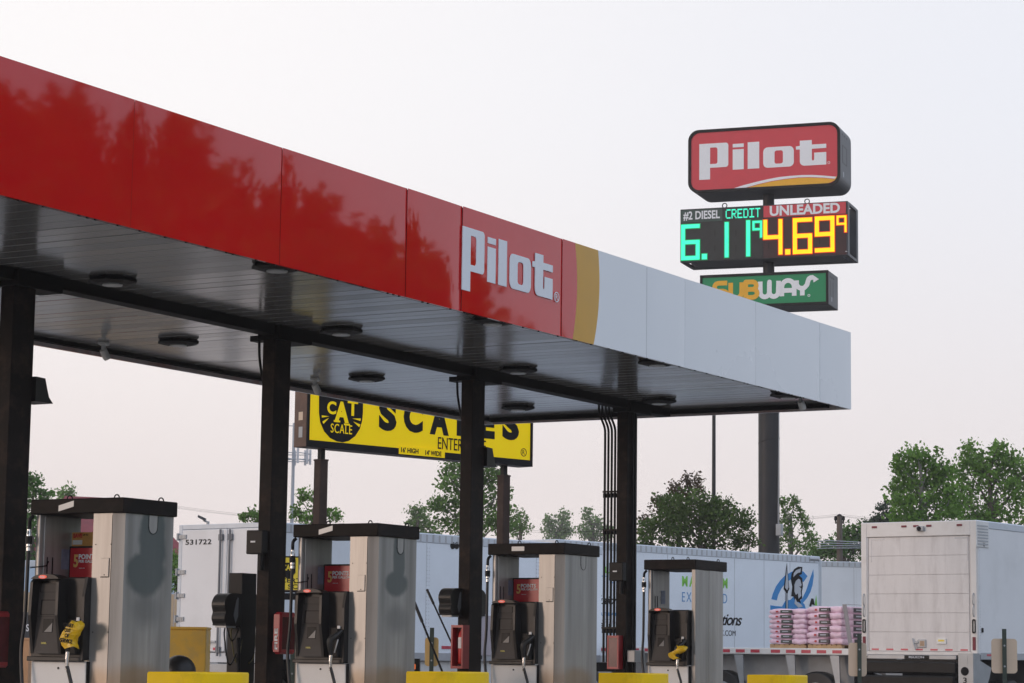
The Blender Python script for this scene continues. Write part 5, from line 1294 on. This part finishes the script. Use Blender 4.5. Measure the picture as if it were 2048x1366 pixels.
# ------------------------------------------------------------------ poles, tower, buildings in the distance
def upright(name, label, cat, px, py_top, D, r0, r1, m, group=None):
    p = atD(px, py_top, D); t = thing(name, label, cat, (p.x, p.y, 0), YAW-R_(90), group)
    link('pole', MB().tube([(0, 0, 0), (0, 0, p.z)], [r0, r1], 14), m, t); return t, p.z
t, z = upright('light_pole', 'tall dark lighting pole rising behind the dark leafy tree', 'pole', 1428, 742, 85, .085, .06, 'pole_metal')
link('floodlight', MB().box(-.55, -.12, -.18, .18, z-.12, z+.02, .02).box(.12, .55, -.18, .18, z-.12, z+.02, .02).box(-.13, .13, -.04, .04, z-.06, z, .005), 'black', t)
t, z = upright('street_lamp', 'small lamp head on a short arm showing above the numbered trailer', 'lamp', 416, 1043, 62, .05, .04, 'galv')
link('arm', MB().tube([(0, 0, z-.02), (-.12, 0, z+.03)], .025, 8), 'galv', t); link('lamp_head', MB().prism([(-.06, z+.0), (-.06, z+.08), (-.24, z+.16), (-.26, z+.10)], 'y', -.12, .12), 'cabinet', t)
t, z = upright('utility_pole', 'wooden utility pole with insulators and wires left of the box truck', 'utility pole', 1679, 1031, 95, .15, .11, 'pole_wood')
link('crossarm', MB().box(-.18, .18, -.05, .05, z-.32, z-.24, .01), 'pole_wood', t)
for x in (-.155, .155): link('insulator', MB().tube([(x, 0, z-.24), (x, 0, z-.2), (x, 0, z-.18), (x, 0, z-.06), (x, 0, z-.02)], [.03, .03, .06, .06, .03], 10), 'ink', t)
link('pole_cap', MB().tube([(0, 0, z-.02), (0, 0, z+.06)], [.14, .03], 12), 'ink', t)
mb = MB()
for k in range(4): mb.tube([(-.9, -.1, z-1.05-.09*k), (-.5, -.15, z-1.0-.1*k), (.0, -.16, z-1.02-.09*k), (.5, -.15, z-1.04-.08*k), (1.0, -.1, z-1.06-.07*k)], .022, 6)
link('cable_bundle', mb, 'tower', t)
for k, (x, zz) in enumerate(((-.155, z-.02), (.155, z-.02), (0, z+.05))):
    w1 = [Vector((x+28*s_, -2*s_, zz - .9*(1-(2*abs(s_)-1)**2)+.3*abs(s_))) for s_ in [i/10-1 for i in range(21)]]
    link('wire', MB().tube(w1, .0035, 4, False), 'ink', t)
t, z = upright('cell_tower', 'slim grey antenna tower rising beside the yellow scale sign', 'tower', 588.5, 846, 250, .24, .15, 'tower')
zc = EYE+(1306-914)/FPX*250
mb = MB(); R0 = 1.75
for zz in (zc-.35, zc+.35): mb.tube([(R0*math.cos(R_(60*k)), R0*math.sin(R_(60*k)), zz) for k in range(7)], .05, 6, False)
for k in range(3): mb.tube([(0, 0, zc-.2), (R0*math.cos(R_(120*k)), R0*math.sin(R_(120*k)), zc-.2)], .05, 6)
fr_ = link('antenna_frame', mb, 'tower', t)
for k in range(9):
    a = R_(40*k+10); link('antenna', MB().box(R0*math.cos(a)-.12, R0*math.cos(a)+.12, R0*math.sin(a)-.06, R0*math.sin(a)+.06, zc-.75, zc+.85, .02), 'emblem_grey', t)
link('top_arm', MB().tube([(-.7, 0, z-.3), (.7, 0, z-.3)], .05, 6), 'tower', t)

# maroon roofed house
p = atD(215, 1200, 118); t = thing('house', 'brick building with a maroon shingle roof behind the nearest pump', 'house', (p.x, p.y, 0), YAW-R_(84))
ez = EYE+(1304-1108)/FPX*118; rz_ = EYE+(1303-986)/FPX*118; hw = 3.7
link('wall', MB().box(-hw, hw, 0, 7, 0, ez), 'brick', t)
link('roof', MB().add([(-hw-.3, -.3, ez-.1), (hw+.3, -.3, ez-.1), (hw+.3, 7.3, ez-.1), (-hw-.3, 7.3, ez-.1), (-hw+1.2, 3.5, rz_), (hw-2.6, 3.5, rz_-.1)], [(0, 1, 5, 4), (1, 2, 5), (2, 3, 4, 5), (3, 0, 4), (3, 2, 1, 0)]), 'maroon', t)
for x in (-2.6, -.4, 2.0): w_ = link('window', MB().box(x, x+.9, -.03, .0, 2.2, 3.8), 'glass_dark', t); link('window_frame', place(shape_geo([rect(x-.08, 2.12, x+.98, 3.88), rect(x, 2.2, x+.9, 3.8)], .04), (0, -.031, 0), FR), 'white', w_)
link('door', MB().box(.8, 1.7, -.03, 0, 0, 2.1), 'brown', t)
# pale blue trailer and tan board fence at the left
p = atD(358, 1200, 76); p.z = 0
d2 = trailer('blue_trailer', 'pale blue trailer end showing between the nearest pump and the numbered trailer', p+Vector((-math.sin(0), 0, 0))*0, YAW+R_(91), 9.0, zt=EYE+(1304-1131)/FPX*76, skin='letter_pale', wheels=(1.2, 2.4))
p = atD(361, 1200, 60); t = thing('board_fence', 'tan board fence low behind the nearest pump', 'fence', (p.x, p.y, 0), YAW+R_(92))
zt_ = EYE+(1304-1186)/FPX*60; mb = MB()
for k in range(26): mb.box(k*.16, k*.16+.152, -.0, .03, .05, zt_-.03*(k % 2), .004)
link('boards', mb, 'tan', t)
for k in range(3): link('fence_post', MB().box(k*2.0-.05, k*2.0+.05, -.10, -.001, 0, zt_+.05, .005), 'tan', t)
# parked van and barrier seen in the slit beside the first column
p = atD(36, 1225, 46); t = thing('parked_van', 'white van front glimpsed between the nearest column and the nearest pump', 'van', (p.x, p.y, 0), YAW-R_(80))
zv = EYE+(1300-1178)/FPX*46
link('body', MB().prism([(-4.4, .45), (-4.4, zv-.1), (-4.2, zv), (-.9, zv), (-.55, zv-.12), (.08, zv-.95), (.75, zv-1.15), (.85, .5)], 'y', 0, 1.9), 'truck_white', t)
link('windshield', MB().add([(-.50, .15, zv-.17), (-.50, 1.75, zv-.17), (.07, 1.75, zv-.90), (.07, .15, zv-.90)], [(3, 2, 1, 0)]), 'glass_dark', t)
link('side_window', MB().box(-1.6, -.45, -.012, -.001, zv-.85, zv-.25, .005), 'glass_dark', t)
for x in (-3.4, -.15): wheel(t, x, .15, .36, .24); wheel(t, x, 1.75, .36, .24)
p = atD(56, 1252, 34); t = thing('waste_bin', 'dark square waste bin with a white letter beside the nearest column', 'bin', (p.x, p.y, 0), YAW-R_(88))
zb_t = EYE+(1302-1226)/FPX*34
link('body', MB().box(-.4, .10, -.25, .25, .9, zb_t, .02).box(-.35, .05, -.2, .2, 0, .9, .02), 'cabinet', t); text('lettering', 'S', 'logo_white', t, (0, -.251, 0), FR, (.015, 1.52, .055, 1.62), .02, .002)
p = atD(54, 1320, 30); t = thing('barrier', 'peach painted low barrier beside the foot of the nearest column', 'barrier', (p.x, p.y, 0), YAW-R_(88))
link('body', MB().prism([(-.4, 0), (.05, 0), (.05, EYE+.13), (-.4, EYE+.13)], 'y', -.2, .2), 'barrier', t); link('top_edge', MB().box(-.41, .06, -.21, .21, EYE+.131, EYE+.16, .006), 'barrier', t)

# ------------------------------------------------------------------ trees
def leaf_mat(name, c0, c1, trans=0.35):
    m = bpy.data.materials.new(name); m.use_nodes = True; t = m.node_tree; t.nodes.clear(); L = t.links.new
    geo = t.nodes.new('ShaderNodeNewGeometry'); rp = t.nodes.new('ShaderNodeValToRGB'); L(geo.outputs['Random Per Island'], rp.inputs[0])
    rp.color_ramp.elements[0].color = (*c0, 1); rp.color_ramp.elements[1].color = (*c1, 1)
    tcn = t.nodes.new('ShaderNodeTexCoord'); nz = t.nodes.new('ShaderNodeTexNoise'); nz.inputs['Scale'].default_value = .9; L(tcn.outputs['Object'], nz.inputs[0])
    mr = t.nodes.new('ShaderNodeMapRange'); mr.inputs[1].default_value = .3; mr.inputs[2].default_value = .7; mr.inputs[3].default_value = .75; mr.inputs[4].default_value = 1.25; L(nz.outputs[0], mr.inputs[0])
    mx = t.nodes.new('ShaderNodeMixRGB'); mx.blend_type = 'MULTIPLY'; mx.inputs[0].default_value = 1; L(rp.outputs[0], mx.inputs[1]); L(mr.outputs[0], mx.inputs[2])
    df = t.nodes.new('ShaderNodeBsdfDiffuse'); tr = t.nodes.new('ShaderNodeBsdfTranslucent'); L(mx.outputs[0], df.inputs[0]); L(mx.outputs[0], tr.inputs[0])
    ms = t.nodes.new('ShaderNodeMixShader'); ms.inputs[0].default_value = trans; L(df.outputs[0], ms.inputs[1]); L(tr.outputs[0], ms.inputs[2])
    o = t.nodes.new('ShaderNodeOutputMaterial'); L(ms.outputs[0], o.inputs[0]); return m
LM = {'maple': leaf_mat('maple leaves', (.10, .21, .035), (.20, .36, .085), .5), 'poplar': leaf_mat('poplar leaves', (.09, .175, .045), (.18, .30, .09), .45),
      'grey': leaf_mat('greyish leaves', (.13, .165, .12), (.22, .27, .20)), 'dark': leaf_mat('dark leaves', (.045, .09, .024), (.115, .18, .055)),
      'bronze': leaf_mat('bronze leaves', (.055, .045, .025), (.12, .09, .05)), 'fresh': leaf_mat('fresh green leaves', (.10, .20, .04), (.20, .34, .10), .45), 'hedge': leaf_mat('hedge leaves', (.07, .15, .04), (.13, .24, .075)), 'fir': leaf_mat('fir needles', (.045, .075, .05), (.08, .12, .08))}
M['bark'] = mat('bark', (0.10, 0.082, 0.07), 0.9, var=0.3, scale=5, stretch=(3, 3, .5)); M['bark_pale'] = mat('pale bark', (0.22, 0.21, 0.19), 0.9, var=0.2, scale=5)
def tree(name, label, px, D, clumps, lm, leaf, dens, seed, group=None, bark='bark', deep=0.8, twiggy=0.0, world=None):
    """clumps: (px, py, rx, ry) in photo pixels at distance D (or metres about the trunk when world is given)"""
    rg = np.random.default_rng(seed); rr = random.Random(seed)
    base = Vector(world) if world else atD(px, 1300, D); base.z = 0
    t = thing(name, label, 'tree', base, 0, group); rt = Vector((math.sin(YAW), -math.cos(YAW), 0)); fw = Vector((math.cos(YAW), math.sin(YAW), 0))
    C = []
    for (cx, cy, rx, ry) in clumps:
        if world: c = rt*cx + Vector((0, 0, cy)) + fw*rr.uniform(-.5, .5)*rx*deep; C.append((c, rx, ry))
        else:
            c = atD(cx, cy, D) - base; k = D/FPX; C.append((c + fw*rr.uniform(-.7, .7)*rx*k*deep, rx*k, ry*k))
    top = max(c.z+r for c, _, r in C); low = min(c.z-r for c, _, r in C)
    mb = MB(); th = max(.10, top*.022)
    mb.tube(smooth_path([(0, 0, 0), (.03*top*rr.uniform(-1, 1), .02*top*rr.uniform(-1, 1), low*.7), (.02*top*rr.uniform(-1, 1), 0, (low+top)/2), (.0, 0, top*.92)], 5), [th*(1-.92*i/15) for i in range(16)], 9)
    ends = []
    for c, rx, ry in C:
        st = Vector((0, 0, max(low*.55, c.z-ry-.25*math.hypot(c.x, c.y)-.3))); mid = st.lerp(c, .55)+Vector((0, 0, .1*rx))
        r0 = th*.45*min(1, (.4+rx/3))
        mb.tube(smooth_path([st, mid, c], 4), [r0*(1-.8*i/8) for i in range(9)], 6)
        nb = max(5, int(8*(rx*ry)**.3)+int(twiggy*8))
        for _ in range(nb):
            v = Vector((rr.gauss(0, 1), rr.gauss(0, 1), rr.gauss(.2 + twiggy, 1))).normalized(); e = c + Vector((v.x*rx*.9, v.y*rx*deep*.9, v.z*ry*.95))
            m_ = c.lerp(e, .5) + Vector((rr.uniform(-.1, .1), rr.uniform(-.1, .1), rr.uniform(0, .15)))*rx
            mb.tube([c, m_, e], [r0*.35, r0*.22, r0*.08], 4, False); ends += [(e, rx, ry), (m_, rx, ry)]
    link('trunk', mb, bark, t)
    # leaves grouped in small sprays around twig ends
    P = []; N = []
    for c, rx, ry in C:
        ns = max(5, int(dens*(30 if not world else 34)*(rx*ry)**.8/(leaf/.2)**1.7)); 
        v = rg.normal(size=(ns, 3)); v /= np.linalg.norm(v, axis=1)[:, None]; rad = rg.uniform(.15, 1.0, ns)**.55
        lump = 1 + .22*np.sin(3.1*v[:, 0]+seed)*np.sin(4.3*v[:, 2]+1.7*seed)
        s = np.array(c) + v*(rad*lump)[:, None]*np.array([rx, rx*deep, ry])
        for q in s:
            k = rg.integers(8, 18); sg = max(leaf*.8, .12*rx)
            P.append(q + rg.normal(size=(k, 3))*sg*np.array([1, 1, .75]))
    for e, rx, ry in ends:
        k = rg.integers(4, 10); P.append(np.array(e) + rg.normal(size=(k, 3))*max(leaf*.7, .08*rx))
    P = np.concatenate(P); n = len(P)
    a = rg.normal(size=(n, 3)); a /= np.linalg.norm(a, axis=1)[:, None]; b = rg.normal(size=(n, 3)); b -= a*(a*b).sum(1)[:, None]; b /= np.linalg.norm(b, axis=1)[:, None]
    sz = leaf*rg.uniform(.45, 1.35, n)[:, None]
    V = np.stack([P-a*sz*.5, P+b*sz*.32, P+a*sz*.5, P-b*sz*.32], 1).reshape(-1, 3)
    me = bpy.data.meshes.new('crown'); me.vertices.add(4*n); me.vertices.foreach_set('co', V.ravel()); me.loops.add(4*n); me.loops.foreach_set('vertex_index', np.arange(4*n, dtype=np.int32))
    me.polygons.add(n); me.polygons.foreach_set('loop_start', np.arange(0, 4*n, 4, dtype=np.int32)); me.polygons.foreach_set('loop_total', np.full(n, 4, dtype=np.int32)); me.update(calc_edges=True)
    me.materials.append(LM[lm]); o = bpy.data.objects.new('crown', me); COL.objects.link(o); o.parent = t
    return t
tree('leafy_tree', 'dark leafy tree at the far left behind the nearest pump', 55, 78, [(66, 966, 20, 28), (88, 990, 14, 14), (35, 990, 40, 45), (60, 1050, 40, 50), (30, 1110, 50, 50), (75, 1120, 24, 40)], 'hedge', 0.144, 1.5, 21)
tree('leafy_tree', 'small fresh green tree top showing over the maroon roof', 128, 140, [(124, 985, 16, 12), (142, 984, 10, 13), (130, 1010, 30, 20)], 'fresh', 0.216, 1.2, 22)
tree('shrub', 'green shrub between the nearest pump and the numbered trailer', 350, 70, [(346, 1118, 16, 22), (356, 1125, 14, 18), (338, 1130, 18, 22), (350, 1160, 25, 30)], 'fresh', 0.115, 1.5, 23)
tree('young_tree', 'sparse light green young tree around the left post of the scale sign', 625, 72, [(603, 1000, 12, 22), (594, 1032, 16, 18), (628, 1008, 14, 22), (650, 1030, 16, 14), (615, 1042, 26, 12), (672, 1035, 7, 12)], 'fresh', .12, .3, 24, twiggy=.7)
tree('young_tree', 'small light green tuft above the numbered trailer left of the second column', 508, 74, [(489, 1036, 5, 8), (506, 1030, 7, 10), (519, 1036, 6, 9)], 'fresh', .11, .3, 25, twiggy=.7)
tree('poplar_tree', 'tall green poplar rising under the yellow scale sign', 935, 95, [(898, 935, 24, 24), (905, 965, 34, 26), (938, 945, 34, 38), (985, 950, 26, 40), (880, 1010, 34, 22), (925, 1005, 42, 34), (985, 1005, 36, 38), (1005, 1040, 30, 34), (900, 1045, 44, 28), (955, 1050, 44, 30), (1012, 985, 14, 20)], 'poplar', 0.173, 1.35, 26, bark='bark_pale')
tree('poplar_tree', 'hazy grey green tree left of the tall poplar', 832, 150, [(836, 1022, 20, 16), (824, 1042, 20, 20), (848, 1045, 24, 24), (860, 1062, 24, 18)], 'poplar', 0.20, 1.2, 27)
tree('poplar_tree', 'hazy grey green tree right of the scale sign post', 1038, 150, [(1036, 1035, 14, 16), (1050, 1050, 14, 18), (1030, 1060, 22, 20)], 'poplar', 0.20, 1.1, 28)
tree('distant_tree', 'distant rounded tree, left of the pair over the trailer roof', 1118, 290, [(1128, 1038, 20, 18), (1100, 1055, 18, 18), (1130, 1062, 26, 18), (1110, 1076, 32, 14), (1096, 1040, 8, 10)], 'poplar', 0.38, 1.4, 29)
tree('distant_tree', 'distant rounded tree, right of the pair beside the pipes', 1182, 285, [(1176, 1032, 14, 16), (1190, 1048, 20, 20), (1168, 1064, 18, 18), (1192, 1072, 24, 16), (1215, 1065, 14, 22)], 'poplar', 0.38, 1.4, 30)
tree('crab_apple_tree', 'broad dark tree with reddish twigs behind the emblem trailer', 1400, 78, [(1385, 1012, 48, 34), (1432, 1045, 58, 40), (1350, 1048, 50, 38), (1335, 1015, 34, 30), (1395, 1030, 45, 42), (1440, 1018, 40, 34), (1482, 1045, 32, 34), (1300, 1060, 30, 28), (1345, 1075, 54, 32), (1420, 1080, 55, 28), (1490, 1085, 34, 24), (1290, 1090, 26, 20)], 'dark', 0.108, 1.7, 31, deep=.9, twiggy=.3)
tree('crab_apple_tree', 'bronze leaved bare topped tree behind the left side of the broad dark tree', 1360, 82, [(1374, 968, 14, 18), (1395, 975, 16, 24), (1352, 985, 22, 20), (1320, 1015, 26, 24), (1375, 1005, 34, 22), (1290, 1050, 20, 22), (1340, 1040, 30, 30)], 'bronze', 0.115, .8, 32, twiggy=.9)
tree('sparse_tree', 'thin airy tree right of the pylon pole', 1580, 96, [(1566, 1012, 12, 15), (1590, 1008, 10, 13), (1575, 1038, 22, 18), (1600, 1035, 12, 16), (1612, 1055, 14, 16), (1625, 1078, 18, 18), (1575, 1070, 28, 22), (1600, 1095, 38, 16), (1550, 1090, 20, 20)], 'poplar', 0.137, .85, 33, bark='bark_pale', twiggy=.5)
tree('hedge_tree', 'low dark green tree behind the utility pole', 1690, 108, [(1655, 1095, 24, 22), (1690, 1078, 30, 28), (1715, 1062, 26, 24), (1735, 1070, 26, 34), (1635, 1108, 24, 14), (1670, 1108, 40, 18), (1710, 1100, 36, 24)], 'hedge', .16, 1.9, 34)
tree('fir_tree', 'dull blue green fir left of the big maple', 1765, 100, [(1768, 1020, 18, 16), (1762, 1042, 30, 18), (1748, 1060, 32, 22), (1790, 1050, 28, 26)], 'fir', .15, 1.7, 35)
tree('maple_tree', 'big green maple behind the box truck, left of the two', 1845, 80, [(1832, 908, 28, 22), (1820, 940, 36, 30), (1866, 922, 34, 30), (1800, 975, 32, 36), (1845, 975, 50, 40), (1893, 955, 38, 38), (1800, 1015, 40, 32), (1865, 1020, 60, 38), (1796, 930, 14, 18), (1905, 1000, 40, 40), (1830, 1045, 60, 24)], 'maple', .15, 1.75, 36, bark='bark_pale')
tree('maple_tree', 'big green maple behind the box truck, cut by the right edge', 1985, 88, [(1938, 912, 26, 26), (1992, 898, 20, 22), (1965, 925, 30, 26), (2015, 925, 36, 32), (1945, 950, 44, 40), (2000, 968, 50, 42), (2050, 960, 48, 50), (1925, 1000, 46, 42), (1990, 1022, 56, 40), (2060, 1030, 55, 50), (1950, 1045, 60, 26)], 'maple', .155, 1.75, 37)
# tall trees across the road, seen mirrored in the red fascia
rg = random.Random(4)
for k, (th_, dist, h) in enumerate(((45, 72, 16.8), (42.6, 70, 18.2), (40.4, 74, 20.0), (38.4, 71, 18.0), (36.4, 76, 17.6), (34.6, 72, 15.8), (33.0, 76, 15.4), (31.4, 73, 13.6), (29.9, 78, 12.0), (28.6, 80, 9.0))):
    h *= .945; wx, wy = dist*math.cos(R_(th_)), 2*Y0 - dist*math.sin(R_(th_))
    cl = [(rg.uniform(-2.0, 2.0), h*(.30+.08*i)+rg.uniform(-.3, .3), rg.uniform(2.4, 3.1)*(1-.05*max(0, i-3)), rg.uniform(1.3, 1.9)) for i in range(8)] + [(0, h*.2, 3.2, 2.6), (2.2, h*.12, 3.0, 2.2), (-2.2, h*.12, 3.0, 2.2), (rg.uniform(-1, 1), h*.94, .9, 1.2)]
    tree('roadside_tree', 'dense roadside tree mirrored in the red canopy fascia', 0, 0, cl, 'maple', .60, 4.0, 50+k, 'roadside trees mirrored in the red fascia', world=(wx, wy, 0))

# ------------------------------------------------------------------ evening haze in the air
hz_m = bpy.data.materials.new('haze air'); hz_m.use_nodes = True; t = hz_m.node_tree; t.nodes.clear()
pv = t.nodes.new('ShaderNodeVolumePrincipled'); pv.inputs['Color'].default_value = (0.97, 0.93, 0.93, 1); pv.inputs['Density'].default_value = 0.00055; pv.inputs['Anisotropy'].default_value = 0.0
om = t.nodes.new('ShaderNodeOutputMaterial'); t.links.new(pv.outputs[0], om.inputs['Volume'])
tag(link('haze', MB().box(-60, 360, -110, 360, -1.0, 32), hz_m), 'thin pale evening haze in the air', 'haze', kind='stuff')
